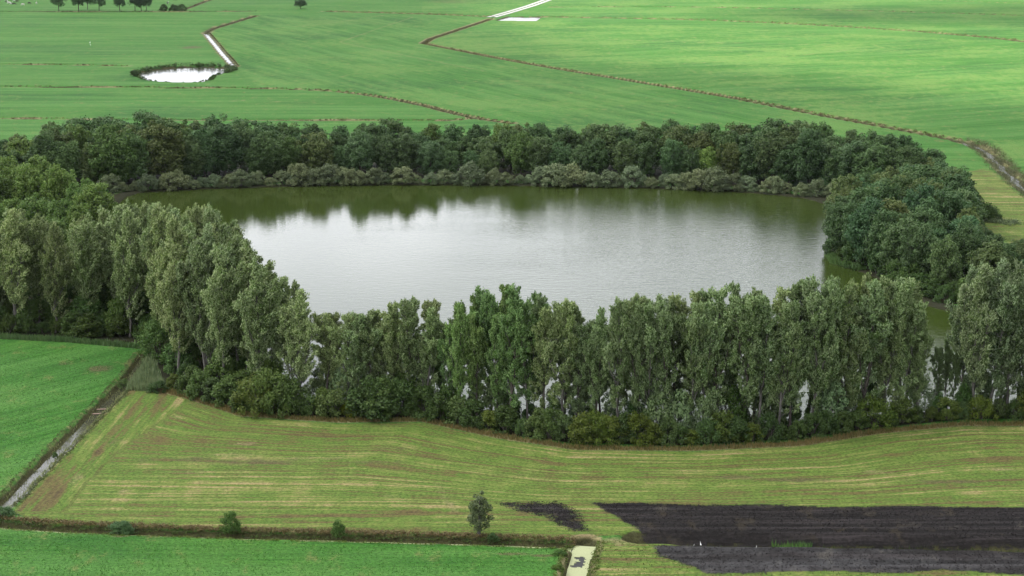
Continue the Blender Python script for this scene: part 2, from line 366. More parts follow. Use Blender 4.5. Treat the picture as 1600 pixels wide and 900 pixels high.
def blob(px, py, rx, ry):                            # soft oval patch, its size read off the photo
    cx, cy = at(px, py); ax = at(px + rx, py)[0] - cx; ay = (at(px, py - ry)[1] - at(px, py + ry)[1]) / 2
    return np.exp(-(((P[:, 0] - cx) / ax) ** 2 + ((P[:, 1] - cy) / ay) ** 2) * .7)
for (px, py, rx, ry, q) in [(155, 576, 22, 6, 1), (100, 569, 15, 3, .8), (300, 74, 25, 3, .8), (255, 79, 25, 2, .6), (850, 868, 25, 3, .9), (800, 865, 30, 3, .9), (880, 866, 12, 4, .8), (400, 722, 110, 7, .75), (185, 838, 22, 2, .9),
                            (300, 718, 60, 6, .7), (1240, 750, 80, 4, .85), (1150, 746, 50, 4, .85), (1480, 752, 110, 4, .75), (620, 700, 80, 5, .6), (700, 3, 60, 4, .6), (230, 720, 30, 8, .6), (180, 690, 20, 10, .6), (590, 722, 90, 4, .6), (800, 742, 60, 3, .6), (1010, 738, 70, 3, .55), (1480, 712, 70, 4, .55)]:
    soil = np.maximum(soil, q * blob(px, py, rx, ry))
strawp = path([(670, 755), (690, 752), (725, 800), (700, 806)])
dry = np.maximum(dry, .55 * soft(strawp, 1.2))
dry = np.maximum(dry, .6 * soft(path([(940, 838), (990, 836), (1010, 850), (960, 856)]), 1.0))
for (px, py, rx, ry, q) in [(370, 711, 60, 4, .62), (500, 716, 80, 3, .6), (385, 693, 25, 4, .6), (280, 652, 30, 4, .55), (1370, 738, 40, 5, .6), (1560, 733, 40, 4, .6), (610, 775, 30, 4, .5), (120, 748, 14, 10, .6), (300, 738, 60, 3, .55), (930, 757, 60, 3, .55), (190, 770, 20, 8, .5)]:
    dry = np.maximum(dry, q * blob(px, py, rx, ry))
# faint tractor tracks on the far fields
for pts in ([(1300, 122), (1450, 108), (1620, 97)], [(1400, 191), (1500, 183), (1640, 170)], [(530, 66), (590, 45), (645, 27)], [(530, 66), (640, 88), (760, 112)], [(1060, 100), (1200, 92), (1330, 78)], [(420, 45), (520, 36), (600, 24)], [(1180, 170), (1350, 158), (1500, 150)], [(900, 60), (1100, 66), (1300, 70)], [(100, 70), (200, 64), (300, 60)], [(120, 160), (300, 156), (480, 160)]):
    L_ = smooth_line(path(pts), 2)
    for o_ in (-1.6, 1.6): dry = np.maximum(dry, .50 * sstep(1.3, .4, np.abs(poly_dist(P, L_ + np.array([0, o_])) )))
# mowing directions: (field polygon, direction)
RIGHT = path([(660, 67), (800, 28), (1600, 66), (1800, 100), (1800, 330), (1600, 292), (1540, 228), (1300, 182), (1000, 128), (800, 95)])
MID = path([(366, 104), (322, 52), (420, 22), (770, 27), (656, 66), (800, 95), (1000, 128), (1300, 182), (1500, 219), (1400, 215), (900, 205), (740, 184), (540, 143), (400, 137)])
LEFTN = path([(-200, 525), (225, 535), (190, 605), (110, 684), (20, 776), (-200, 960)])
def direction(p0, p1): d = np.array(at(*p1)) - np.array(at(*p0)); return d / np.linalg.norm(d)
dirx = np.tile(np.array([1.0, 0.0]), (len(P), 1))
iM, iR, iL = inside(P, MID), inside(P, RIGHT), inside(P, LEFTN)
dirx[iM] = direction((440, 60), (760, 130)); dirx[iR] = direction((1000, 118), (1580, 88)); dirx[iL] = direction((0, 640), (200, 590))
head = inside(P, path([(232, 604), (300, 626), (190, 700), (130, 760), (100, 800), (20, 800), (100, 705), (205, 602)]))
dirx[head] = direction((40, 780), (200, 612))
tone = np.zeros(len(P)); tone[iR] = .55; tone[iM] = .25; tone[inside(P, HAYR)] = .5
tone[inside(P, path([(660, 0), (1800, 0), (1800, 100), (1600, 63), (1000, 28), (660, 20)]))] = .4
bend = 6 * cheap_noise(P, .012, 9)
dT = poly_dist(P, treeline); wT = sstep(4, 34, dT); acrossM = -(dT * (1 - wT) + (293 - P[:, 1]) * wT) * 1.15
across = P[:, 1] * dirx[:, 0] - P[:, 0] * dirx[:, 1] + bend * .25
across = np.where((mown > .5) & ~head & (P[:, 1] < 330), acrossM, across)
suv = np.column_stack([(P * dirx).sum(1), across, (iM * 40 + iR * 80 + iL * 120 + head * 160).astype(float)])
wet = np.where(inside(P, PL2), .22, .11)
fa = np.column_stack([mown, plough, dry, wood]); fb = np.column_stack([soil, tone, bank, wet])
V3 = np.column_stack([P, Z])
ii = np.arange(NX * NY).reshape(NY, NX)
F = np.column_stack([ii[:-1, :-1].ravel(), ii[:-1, 1:].ravel(), ii[1:, 1:].ravel(), ii[1:, :-1].ravel()])
FC = P[F].mean(1)
reg = np.zeros(len(F), int)                          # 0 open ground
reg[inside(FC, RIGHT)] = 1; reg[inside(FC, MID)] = 2; reg[inside(FC, LEFTN)] = 3
reg[inside(FC, MOWN)] = 4; reg[inside(FC, CORNER)] = 5
reg[inside(FC, path([(-300, 820), (60, 827), (640, 843), (905, 851), (890, 1000), (-300, 1000)]))] = 6
reg[inside(FC, PL1)] = 7; reg[inside(FC, PL2)] = 8
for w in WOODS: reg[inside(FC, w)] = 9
for q in (POND, POND2, POND3): reg[sdist(FC, q) < 0] = 10
names = ['ground', 'meadow', 'meadow', 'meadow', 'mown_field', 'rough_grass', 'meadow', 'ploughed_field', 'ploughed_field', 'woodland_floor', 'pond_bed']
for r in range(11):
    fs = F[reg == r]
    if not len(fs): continue
    used, inv = np.unique(fs, return_inverse=True)
    V_, F_ = V3[used], inv.reshape(-1, 4); at_ = {'fa': fa[used], 'fb': fb[used], 'suv': suv[used]}
    if r == 0:                                       # the same sheet goes on to the horizon
        o_, big = len(V_), 3500.0
        xs = [-big, -480, 480, big]; ys = [-big, 200, 1600, big]
        ev = np.array([[x, y, 0.0] for y in ys for x in xs]); ef = []
        for j in range(3):
            for i in range(3):
                if (i, j) != (1, 1): ef.append([o_ + j * 4 + i, o_ + j * 4 + i + 1, o_ + (j + 1) * 4 + i + 1, o_ + (j + 1) * 4 + i])
        V_ = np.vstack([V_, ev]); F_ = np.vstack([F_, np.array(ef)])
        at_ = {'fa': np.vstack([at_['fa'], np.zeros((16, 4))]), 'fb': np.vstack([at_['fb'], np.zeros((16, 4))]), 'suv': np.vstack([at_['suv'], ev])}
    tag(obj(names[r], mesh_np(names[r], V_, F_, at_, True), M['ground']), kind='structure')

# ------------------------------------------------------------------ water
def sheet(name, poly, z, mat, grow=2.0):
    c = poly.mean(0); n = len(poly); out = []
    area = .5 * np.sum(poly[:, 0] * np.roll(poly[:, 1], -1) - np.roll(poly[:, 0], -1) * poly[:, 1])
    for i in range(n):
        e = poly[(i + 1) % n] - poly[i - 1]; e = e / (np.linalg.norm(e) + 1e-9); nr = np.array([e[1], -e[0]]) * (1 if area > 0 else -1)
        out.append(poly[i] + nr * grow)
    bm = bmesh.new(); f = bm.faces.new([bm.verts.new((x, y, z)) for x, y in out])
    bm.normal_update()
    if f.normal.z < 0: f.normal_flip()
    bmesh.ops.triangulate(bm, faces=[f])
    return tag(bm_obj(name, bm, mat), kind='structure')
sheet('pond_water', POND, -.22, M['pond'], .9)
sheet('pond_water', POND2, -.62, M['ditch'], 1.0)
sheet('pond_water', POND3, -.45, M['ditch'], .6)
def ribbon_pts(L, hw):
    out = []
    for i in range(len(L)):
        e = L[min(i + 1, len(L) - 1)] - L[max(i - 1, 0)]; e = e / np.linalg.norm(e); n = np.array([-e[1], e[0]])
        out.append((L[i] + n * hw, L[i] - n * hw))
    return out
def ribbon(name, L, hw, z, mat):
    bm = bmesh.new(); pr = [(bm.verts.new((*a, z)), bm.verts.new((*b, z))) for a, b in ribbon_pts(L, hw)]
    for p, q in zip(pr[:-1], pr[1:]):
        bm.faces.new((p[1], q[1], q[0], p[0]))
    bm.normal_update()
    return tag(bm_obj(name, bm, mat), kind='structure')
for i_, (nm, (L, wt, wb, dep, wz, kind)) in enumerate(DITCH.items()):
    if kind == 'ditch': ribbon('ditch_water', L, wb + (wt - wb) * .75, -wz - .002 * i_, M['ditch'])
    elif kind == 'weed':
        ribbon('ditch_water', L, wb + (wt - wb) * .75, -wz - .03 - .002 * i_, M['mud'])
# duckweed mats lying on the water, torn open where the photo shows it
def weed_mat(L, hw, z, label, holes, end=0):
    step = .25; Q = [L[0]]
    for a, b in zip(L[:-1], L[1:]):
        k = max(1, int(np.linalg.norm(b - a) / step)); Q += [a + (b - a) * (j + 1) / k for j in range(k)]
    rows = ribbon_pts(np.array(Q), 1.0); nc = max(4, int(hw * 2 / .2)); V_, F_ = [], []
    for i, (a, b) in enumerate(rows):
        mid = (a + b) / 2; dr = (a - b) / 2
        for j in range(nc + 1): V_.append((*(mid + dr * hw * (1 - 2 * j / nc)), z))
    V_ = np.array(V_)
    for i in range(len(rows) - 1):
        for j in range(nc):
            q = [i * (nc + 1) + j, i * (nc + 1) + j + 1, (i + 1) * (nc + 1) + j + 1, (i + 1) * (nc + 1) + j]
            c = V_[q].mean(0)[:2]
            if any(((c[0] - hx) / rx) ** 2 + ((c[1] - hy) / ry) ** 2 + .35 * math.sin(c[0] * 7 + c[1] * 5) < 1 for hx, hy, rx, ry in holes): continue
            F_.append(q[::-1])
    o = obj('duckweed', mesh_np('duckweed', V_, np.array(F_)), M['weed'])
    return tag(o, label, 'duckweed', kind='stuff')
hole = [(*at(905, 872), .62, 1.0), (*at(910, 866), .35, 1.3), (*at(904, 862.5), .5, .4), (*at(897, 875), .5, .45)]
Ln, Lc = DITCH['near'], DITCH['canal']
weed_mat(Ln[0], Ln[2] + (Ln[1] - Ln[2]) * .62, -Ln[4] + .004, 'pale green duckweed covering the long ditch below the mown field', [])
weed_mat(Lc[0], Lc[2] + (Lc[1] - Lc[2]) * .62, -Lc[4] + .012, 'pale duckweed mat with a dark tear on the short wide canal', hole)
# pale concrete track running off to the top, two wheel strips
trk = path([(768, 27), (790, 21), (830, 9), (866, -4), (930, -26)])
for off in (-1.9, 1.9):
    Lk = np.array([(a + b) / 2 + (a - b) / 2 * off for a, b in ribbon_pts(trk, 1.0)])
    bm = bmesh.new(); rp = ribbon_pts(Lk, 1.15); lo = []; hi = []
    for a, b in rp:
        hi.append((bm.verts.new((*a, .16)), bm.verts.new((*b, .16)))); lo.append((bm.verts.new((*a, -.3)), bm.verts.new((*b, -.3))))
    for k in range(len(rp) - 1):
        bm.faces.new((hi[k][1], hi[k + 1][1], hi[k + 1][0], hi[k][0])); bm.faces.new((hi[k][0], hi[k + 1][0], lo[k + 1][0], lo[k][0])); bm.faces.new((lo[k][1], lo[k + 1][1], hi[k + 1][1], hi[k][1]))
    tag(bm_obj('track', bm, M['track']), kind='structure')

# ------------------------------------------------------------------ plants: shared meshes
def leaves(centers, radii, axes, n, size, r, shell=.55, up=.45, aspect=.7, follow=0.0):
    """diamond leaves spread through ellipsoidal clumps; centers (m,3), radii (m,2) across/along, axes (m,3)"""
    m = len(centers); k = np.repeat(np.arange(m), n)
    d = r.normal(size=(len(k), 3)); d /= np.linalg.norm(d, axis=1)[:, None]
    rad = shell + (1 - shell) * r.random(len(k)) ** .6; rad *= r.uniform(.8, 1.15, len(k))
    ax = axes[k]; al = (d * ax).sum(1)[:, None] * ax
    off = (d - al) * radii[k, 0:1] * rad[:, None] + al * radii[k, 1:2] * rad[:, None]
    pos = centers[k] + off
    nr = d * .7 + np.array([0, 0, up]) + r.normal(size=d.shape) * .55; nr /= np.linalg.norm(nr, axis=1)[:, None]
    if follow:
        tv = ax * follow + d * .35 + r.normal(size=d.shape) * .35; nr = np.cross(tv, np.cross(nr, tv)); nr /= np.linalg.norm(nr, axis=1)[:, None]
    else: tv = np.cross(nr, r.normal(size=d.shape))
    tv /= np.linalg.norm(tv, axis=1)[:, None]; bv = np.cross(nr, tv)
    s = size * r.uniform(.65, 1.35, len(k))[:, None]
    Vv = np.stack([pos - tv * s * .5, pos + bv * s * .5 * aspect, pos + tv * s * .5, pos - bv * s * .5 * aspect], 1).reshape(-1, 3)
    Ff = np.arange(len(Vv)).reshape(-1, 4)
    cl = r.random(m)[k]
    a = np.column_stack([r.random(len(k)), cl, r.random(len(k)), np.ones(len(k))])
    return Vv, Ff, np.repeat(a, 4, axis=0)
def tubes(chains, sides=6):
    """chains: list of (points (n,3), radii (n,))"""
    Vs, Fs, o = [], [], 0
    for pts, rad in chains:
        pts = np.asarray(pts, float); n = len(pts)
        for i in range(n):
            t = pts[min(i + 1, n - 1)] - pts[max(i - 1, 0)]; t /= np.linalg.norm(t) + 1e-9
            h = np.array([1.0, 0, 0]) if abs(t[0]) < .8 else np.array([0, 1.0, 0])
            u = np.cross(t, h); u /= np.linalg.norm(u); w = np.cross(t, u)
            for k in range(sides):
                a = 2 * math.pi * k / sides; Vs.append(pts[i] + (u * math.cos(a) + w * math.sin(a)) * rad[i])
        for i in range(n - 1):
            for k in range(sides):
                Fs.append((o + i * sides + k, o + i * sides + (k + 1) % sides, o + (i + 1) * sides + (k + 1) % sides, o + (i + 1) * sides + k))
        o += n * sides
    return np.array(Vs), np.array(Fs)
def poplar(seed, low=.22, H=24.0, W=2.9, dens=1.0, wind=.0):
    """grey poplar: a trunk that forks into several steep leaders, each a plume of upswept sprigs"""
    r = np.random.default_rng(seed); nz = 9
    tp = np.zeros((nz, 3)); tp[:, 2] = np.linspace(0, H * .95, nz); tp[1:, :2] = np.cumsum(r.normal(size=(nz - 1, 2)) * .20, axis=0)
    tp[:, 0] += wind * 2.5 * np.linspace(0, 1, nz) ** 2
    leaders = [(tp, .24 * (1 - np.linspace(0, 1, nz)) ** .8 + .025)]
    a0 = r.uniform(0, 6.28); nl = int(r.integers(3, 6))
    for q in range(nl):
        t0 = r.uniform(.14, .50); b = np.array([np.interp(t0 * H, tp[:, 2], tp[:, 0]), np.interp(t0 * H, tp[:, 2], tp[:, 1]), t0 * H])
        a = a0 + q * 6.28 / nl + r.normal() * .3; w = W * r.uniform(.40, .85); zt = H * r.uniform(.60, .97)
        u = np.linspace(0, 1, 6); pts = np.column_stack([b[0] + math.cos(a) * w * u ** .7 + wind * 2.2 * u ** 2, b[1] + math.sin(a) * w * u ** .7, b[2] + (zt - b[2]) * u]); pts[1:, :2] += r.normal(size=(5, 2)) * .12
        leaders.append((pts, .11 * (1 - u) + .02))
    ch = list(leaders); cs, rs, axs = [], [], []
    for li, (pts, _) in enumerate(leaders):
        z0, z1 = max(pts[0, 2], low * H), pts[-1, 2]
        nb = int((z1 - z0) / H * (70 if li == 0 else 60))
        for i in range(nb):
            t = ((i + r.random()) / nb); z = z0 + (z1 - z0) * t
            g = z / H
            if g < (.70 if wind == 0 else .5) and r.random() < ((.58 if wind == 0 else .30) if g > .25 else .58): continue
            b = np.array([np.interp(z, pts[:, 2], pts[:, 0]), np.interp(z, pts[:, 2], pts[:, 1]), z]); az = i * 2.39996 + li + r.normal() * .5
            ln = W * (.74 - .46 * t ** 2) * r.uniform(.40, 1.15); el = R(r.uniform(28, 60))
            dv = np.array([math.cos(az) * math.cos(el) + wind, math.sin(az) * math.cos(el), math.sin(el)]); dv /= np.linalg.norm(dv)
            L = max(.7, ln); e = b + dv * L + np.array([0, 0, .15 * L])
            ch.append((np.array([b, b + dv * L * .55, e]), np.array([.055, .035, .012])))
            for q in ([.55, .85, 1.1] if L > 1.3 else [.6, 1.0]):
                cs.append(b + dv * L * q + np.array([0, 0, .15 * L * q * q]) + r.normal(size=3) * .2)
                sz = r.uniform(.34, .66); rs.append((sz, sz * r.uniform(1.2, 1.9))); a_ = dv * .6 + np.array([wind * 1.6, 0, .85]); axs.append(a_ / np.linalg.norm(a_))
        for q in range(4):
            cs.append(pts[-1] + np.array([r.normal() * .25, r.normal() * .25, .5 - q * .5])); rs.append((.30 + .08 * q, .85)); axs.append(np.array([wind, 0, 1.0]) / np.linalg.norm([wind, 0, 1]))
    n = max(24, int(21000 * dens / len(cs)))
    lv = leaves(np.array(cs), np.array(rs), np.array(axs), n, .37, r, .15, .40, .50, .8)
    return dict(H=float(np.sort(lv[0][:, 2])[-60]), trunk=mesh_np('trunk', *tubes(ch, 5), smooth=True), crown=mesh_np('crown', lv[0], lv[1], {'rnd': lv[2]}))
def broadleaf(seed, H=15.0, W=4.6, base=.16, n=95, per=100, size=.44, lump=1.35):
    r = np.random.default_rng(seed); zc = H * (1 + base) / 2; hz = H * (1 - base) / 2
    ch = [(np.array([[0, 0, 0], [r.normal() * .1, r.normal() * .1, H * .3], [r.normal() * .3, r.normal() * .3, H * .8]]), np.array([.30, .22, .05]))]
    cs, rs, axs = [], [], []
    ph = r.uniform(0, 6.28, 3)
    for i in range(n):
        z = 1 - 2 * (i + .5) / n; a = i * 2.39996 + r.normal() * .25; q = max(0, 1 - abs(z) ** 2.6) ** .42
        lob = 1 + .16 * math.sin(3 * a + ph[0]) * q + .13 * math.sin(2 * a + 4 * z + ph[1])
        taper = 1 - .18 * max(0, z) + (.05 if z < 0 else 0)
        rr = r.uniform(.60, 1.0) if r.random() < .8 else r.uniform(.3, .6)
        c = np.array([math.cos(a) * q * W * lob * taper * rr, math.sin(a) * q * W * lob * taper * rr, zc + z * hz * rr * min(lob, 1.0) * .92])
        if c[2] < H * base * .5: c[2] = H * base * .5 + r.random()
        cs.append(c); s = lump * r.uniform(.6, 1.2); rs.append((s, s * .8)); axs.append(np.array([0, 0, 1.0]))
    for i in range(9):
        c = cs[int(r.integers(0, n))]; b = np.array([0, 0, H * r.uniform(.2, .5)])
        ch.append((np.array([b, (b + c) / 2 + np.array([0, 0, .3]), c]), np.array([.12, .08, .03])))
    lv = leaves(np.array(cs), np.array(rs), np.array(axs), per, size, r, .6, .5, .75)
    return dict(H=float(np.sort(lv[0][:, 2])[-80]), trunk=mesh_np('trunk', *tubes(ch, 6), smooth=True), crown=mesh_np('crown', lv[0], lv[1], {'rnd': lv[2]}))
def shrub(seed, H=4.0, W=2.4, n=46, per=110, size=.28, lump=.75, weep=False):
    r = np.random.default_rng(seed); ch, cs, rs, axs = [], [], [], []
    for i in range(7):
        a = r.uniform(0, 6.28); e = np.array([math.cos(a) * W * .6, math.sin(a) * W * .6, H * r.uniform(.5, .8)])
        ch.append((np.array([[math.cos(a) * .15, math.sin(a) * .15, 0], e * np.array([.4, .4, .6]), e]), np.array([.07, .05, .015])))
    for i in range(n):
        z = r.random() ** .8; a = i * 2.39996 + r.normal() * .3; q = math.sqrt(max(0.05, 1 - z ** 2.2))
        rr = r.uniform(.55, 1.0)
        c = np.array([math.cos(a) * q * W * rr * r.uniform(.85, 1.1), math.sin(a) * q * W * rr, max(.35, z * H * .92 * r.uniform(.85, 1.05))])
        cs.append(c); s = lump * r.uniform(.65, 1.2); rs.append((s, s * (.75 if not weep else 1.2))); axs.append(np.array([0, 0, 1.0]))
    lv = leaves(np.array(cs), np.array(rs), np.array(axs), per, size, r, .5, .5, .6 if not weep else .4)
    return dict(H=H, trunk=mesh_np('stem', *tubes(ch, 5), smooth=True), crown=mesh_np('foliage', lv[0], lv[1], {'rnd': lv[2]}))
POPF = [poplar(100 + i, low=.10 + .03 * (i % 3), W=3.5 + .4 * (i % 3), dens=1.0) for i in range(8)]       # row trees, open below
POPL = [poplar(200 + i, low=.12, W=3.9 + .3 * (i % 2), dens=1.15, wind=.20) for i in range(5)]           # fuller, wind-swept
OAK = [broadleaf(300 + i, W=4.3 + .4 * (i % 3), base=.02 + .05 * (i % 2), n=105 + 6 * i, per=105, size=.46, lump=1.25) for i in range(8)]
WIL = [shrub(400 + i, H=4.6, W=3.2 + .3 * (i % 2), n=60, per=95, size=.30, lump=.8) for i in range(5)]
BSH = [shrub(500 + i, H=4.0, W=2.1 + .2 * (i % 3), n=46, per=105, size=.27, lump=.65, weep=(i % 3 == 2)) for i in range(6)]
YOUNG = broadleaf(350, H=7.4, W=1.55, base=.0, n=60, per=75, size=.24, lump=.62)
FAR = [broadleaf(360 + i, H=15, W=5.0, base=.16, n=80, per=70, size=.55, lump=1.5) for i in range(3)]

ORD = ['', 'first', 'second', 'third', 'fourth', 'fifth', 'sixth', 'seventh', 'eighth', 'ninth', 'tenth', 'eleventh', 'twelfth', 'thirteenth', 'fourteenth', 'fifteenth', 'sixteenth', 'seventeenth', 'eighteenth', 'nineteenth']
def ordinal(n):
    if n >= 100: return 'hundredth' if n == 100 else 'hundred-and-' + ordinal(n - 100)
    tens = {2: 'twent', 3: 'thirt', 4: 'fort', 5: 'fift', 6: 'sixt', 7: 'sevent', 8: 'eight', 9: 'ninet'}
    if n < 20: return ORD[n]
    return tens[n // 10] + 'ieth' if n % 10 == 0 else tens[n // 10] + 'y-' + ORD[n % 10]
def plant(name, kind, mats, x, y, h, label, cat, group=None, wide=1.0, rot=None, tint=(1, 1, 1), z=-.05, parts=('trunk', 'crown')):
    root = bpy.data.objects.new(name, None); C.objects.link(root); root.empty_display_size = .5
    s = h / kind['H']; root.location = (x, y, z); root.scale = (s * wide, s * wide, s)
    root.rotation_euler = (random.gauss(0, .02), random.gauss(0, .02), random.uniform(0, 6.28) if rot is None else rot)
    obj(parts[0], kind['trunk'], mats[1], root); c = obj(parts[1], kind['crown'], mats[0], root); c.color = (*tint, 1)
    return tag(root, label, cat, group)
def jit(a, s=.12):
    v = random.uniform(1 - s, 1 + s); w = random.uniform(-.5, .5) * s
    return (max(.3, a[0] * v * (1 + w)), a[1] * v, max(.3, a[2] * v * (1 - w)))

# --- near row of poplars between the mown field and the pond
OUT_ROW = [(495, 500), (515, 485), (545, 474), (582, 492), (600, 468), (640, 460), (668, 470), (690, 482), (715, 452), (760, 446), (800, 440), (850, 446), (878, 452), (905, 478), (918, 492), (935, 470), (950, 456), (1000, 455),
           (1050, 446), (1100, 436), (1150, 440), (1220, 430), (1290, 425), (1350, 425), (1400, 430), (1440, 448), (1452, 470), (1470, 470), (1480, 440), (1500, 412), (1560, 405), (1640, 405)]
ROWLINE = [(490, 634), (560, 640), (650, 642), (780, 664), (900, 680), (1080, 683), (1250, 674), (1370, 658), (1450, 650), (1500, 648), (1660, 650)]
def row_spots(x0, x1, step, back):
    out = []; px = x0
    while px < x1:
        py = interp(ROWLINE, px); X, Y = at(px, py); Y += back + random.uniform(-.5, .5); X += random.uniform(-.4, .4)
        out.append((X, Y)); px += step * random.uniform(.8, 1.2)
    return out
spots = [('front rank', s) for s in row_spots(512, 1436, 27, .3)] + [('pondside rank', s) for s in row_spots(520, 1430, 31, 5.0)]
cnt = {}
for rank, (X, Y) in sorted(spots, key=lambda q: q[1][0]):
    px = px_of(X, Y); top = interp(OUT_ROW, px)
    h = height_to(Y, top + (random.uniform(4, 46) if 'front' in rank else random.uniform(0, 22)))
    if 905 < px < 925: h *= .93
    wide_ = random.uniform(1.15, 1.35) if px < 690 else random.uniform(.9, 1.15)
    if px < 690: h = height_to(Y, top + random.uniform(0, 16))
    cnt[rank] = cnt.get(rank, 0) + 1
    green = 1 if 690 < px < 830 else 0
    tint = jit((.82, .98, .66) if green else (1.14, 1.15, .98), .12)
    plant('poplar_tree', random.choice(POPF), (M['poplar'], M['bark'] if random.random() < .4 else M['bark_dark']), X, Y, h,
          f'slim poplar {ordinal(cnt[rank])} from left in the {rank} of the near row', 'tree', 'poplars in the row along the near shore',
          wide_, None, tint)
k = 0
for (X, Y) in sorted(row_spots(1514, 1670, 32, .2) + row_spots(1512, 1670, 32, 6.0)):
    px = px_of(X, Y); k += 1
    plant('poplar_tree', POPL[k % 5], (M['poplar'], M['bark']), X, Y, height_to(Y, interp(OUT_ROW, px) + random.uniform(0, 14)),
          f'broad silvery poplar in the clump right of the gap, {ordinal(k)} from its left edge', 'tree', 'poplars of the right-hand clump', 1.0, random.uniform(-.5, .5), jit((1.05, 1.06, 1.05), .08))
# thin young trees in the gap
for i_, (px, py, tp) in enumerate([(1462, 640, 540), (1476, 636, 528), (1488, 640, 550)]):
    X, Y = at(px, py); plant('young_tree', POPF[i_], (M['poplar'], M['bark_dark']), X, Y, height_to(Y, tp), f'thin dark young tree against the bright gap, {ordinal(i_ + 1)} of three from left', 'tree', 'thin trees in the gap', .85, None, (.8, .88, .7))

# --- wind-swept poplar wood on the left
OUT_L = [(-80, 318), (0, 318), (55, 322), (88, 348), (104, 372), (118, 345), (135, 330), (200, 311), (250, 315), (280, 326), (330, 315), (370, 350), (395, 394), (440, 425), (485, 466), (495, 500)]
BLOCK = path([(-70, 516), (-70, 478), (300, 476), (385, 552), (482, 628), (488, 646), (395, 638), (310, 612), (262, 596), (238, 530)])
def poisson(poly, dmin, tries=6000):
    lo, hi = poly.min(0), poly.max(0); pts = []
    for _ in range(tries):
        p = np.array([random.uniform(lo[0], hi[0]), random.uniform(lo[1], hi[1])])
        if inside(p[None], poly)[0] and all(np.hypot(*(p - q)) > dmin for q in pts): pts.append(p)
    return pts
k = 0
for X, Y in sorted(poisson(BLOCK, 4.6), key=lambda q: q[0]):
    px = px_of(X, Y); k += 1; lim = height_to(Y, interp(OUT_L, px) + random.uniform(0, 10))
    h = min(lim, random.uniform(22.5, 26))
    if h < 9: h = 9
    plant('poplar_tree', random.choice(POPL), (M['poplar'], M['bark']), X, Y, h, f'wind-swept silver-green poplar in the left wood, {ordinal(k)} counting from the left', 'tree', 'poplars of the left wood',
          random.uniform(.95, 1.15), random.uniform(-.45, .45), jit((1.2, 1.17, 1.04), .1))

# --- light green trees in the upper left corner
OUT_C = [(-80, 222), (0, 225), (60, 232), (110, 262), (150, 282), (175, 300)]
k = 0
for px, py in [(-30, 330), (20, 322), (62, 318), (102, 322), (138, 328), (0, 352), (45, 350), (88, 352), (125, 356), (150, 372), (20, 392), (62, 396), (100, 402), (125, 408), (85, 430), (-20, 400)]:
    X, Y = at(px, py); k += 1; h = min(height_to(Y, interp(OUT_C, px) + random.uniform(0, 18)), random.uniform(12, 15))
    if py > 380: h = random.uniform(11, 13)
    plant('broadleaf_tree', OAK[k % 8], (M['oak'], M['bark_dark']), X, Y, h, f'light green round-crowned tree behind the left poplars, {ordinal(k)} of the corner group', 'tree', 'light green trees in the left corner', random.uniform(.8, 1.0), None, jit((1.55, 1.45, 1.0), .12))

# --- dark wood along the far shore
OUT_B = [(-80, 235), (0, 216), (30, 204), (60, 195), (110, 183), (170, 176), (240, 172), (280, 180), (330, 177), (400, 179), (440, 190), (480, 192), (560, 188), (590, 183), (640, 192), (700, 196), (740, 196), (790, 190), (830, 187), (880, 192), (930, 186), (1010, 186), (1060, 186),
         (1100, 192), (1140, 196), (1180, 187), (1250, 185), (1290, 188), (1330, 200), (1400, 204), (1450, 226), (1495, 250), (1510, 290)]
SHORE_B = [(-80, 303), (180, 297), (300, 288), (480, 281), (650, 279), (830, 281), (1000, 284), (1170, 291), (1290, 302), (1500, 318)]
rows = [('waterside row', 5.0, (14, 46), 34), ('middle row', 15.0, (6, 24), 36), ('rear row', 26.0, (-2, 9), 38)]
cnt = {}; back = []
for rn, off, (j0, j1), step in rows:
    px = -40 + random.uniform(0, 20)
    while px < (1470 if 'water' in rn else 1500 if 'mid' in rn else 1500):
        X, Y = at(px, interp(SHORE_B, px)); back.append((rn, px, X + random.uniform(-1.2, 1.2), Y + off + random.uniform(-1.5, 1.5), j0, j1)); px += step * random.uniform(.8, 1.2)
for rn, px, X, Y, j0, j1 in sorted(back, key=lambda q: q[1]):
    px = px_of(X, Y); cnt[rn] = cnt.get(rn, 0) + 1
    h = max(7.0, height_to(Y, interp(OUT_B, px) + random.uniform(j0, j1)))
    u = random.random(); desc = 'dark green'; tint = (1, 1, 1)
    if u < .12: tint, desc = (1.25, 1.0, .95), 'brownish green'
    elif u < .22: tint, desc = (1.35, 1.25, .9), 'fresh green'
    elif u < .36: tint, desc = (1.25, 1.15, 1.25), 'grey-green'
    if 1085 < px < 1115 and 'water' in rn: tint, desc = (1.7, 1.5, .9), 'yellow-green'
    plant('broadleaf_tree', random.choice(OAK), (M['oak'], M['bark_dark']), X, Y, h, f'{desc} broadleaf tree on the far shore, {ordinal(cnt[rn])} from left in the {rn}', 'tree', 'trees of the far shore wood', random.uniform(.82, 1.15), None, jit(tint, .14))
# --- grey willows hanging over the far shore
k = 0; px = 172
SHORE_W = [(172, 299), (290, 293), (480, 287), (650, 285.5), (830, 287.5), (1000, 290.5), (1170, 297), (1300, 308)]
while px < 1312:
    X, Y = at(px, interp(SHORE_W, px)); k += 1
    plant('willow_bush', random.choice(WIL), (M['willow'], M['bark_dark']), X, Y + random.uniform(-1.8, 1.2), random.choice((2.2, 2.8, 3.4, 4.0, 4.6, 5.8)) * random.uniform(.9, 1.1), f'grey-green willow bush overhanging the far shore, {ordinal(k)} from the left', 'bush', 'willows on the far shore', random.uniform(.9, 1.25), None, jit((1, 1, 1), .14), parts=('stem', 'foliage'))
    px += random.uniform(10, 25)
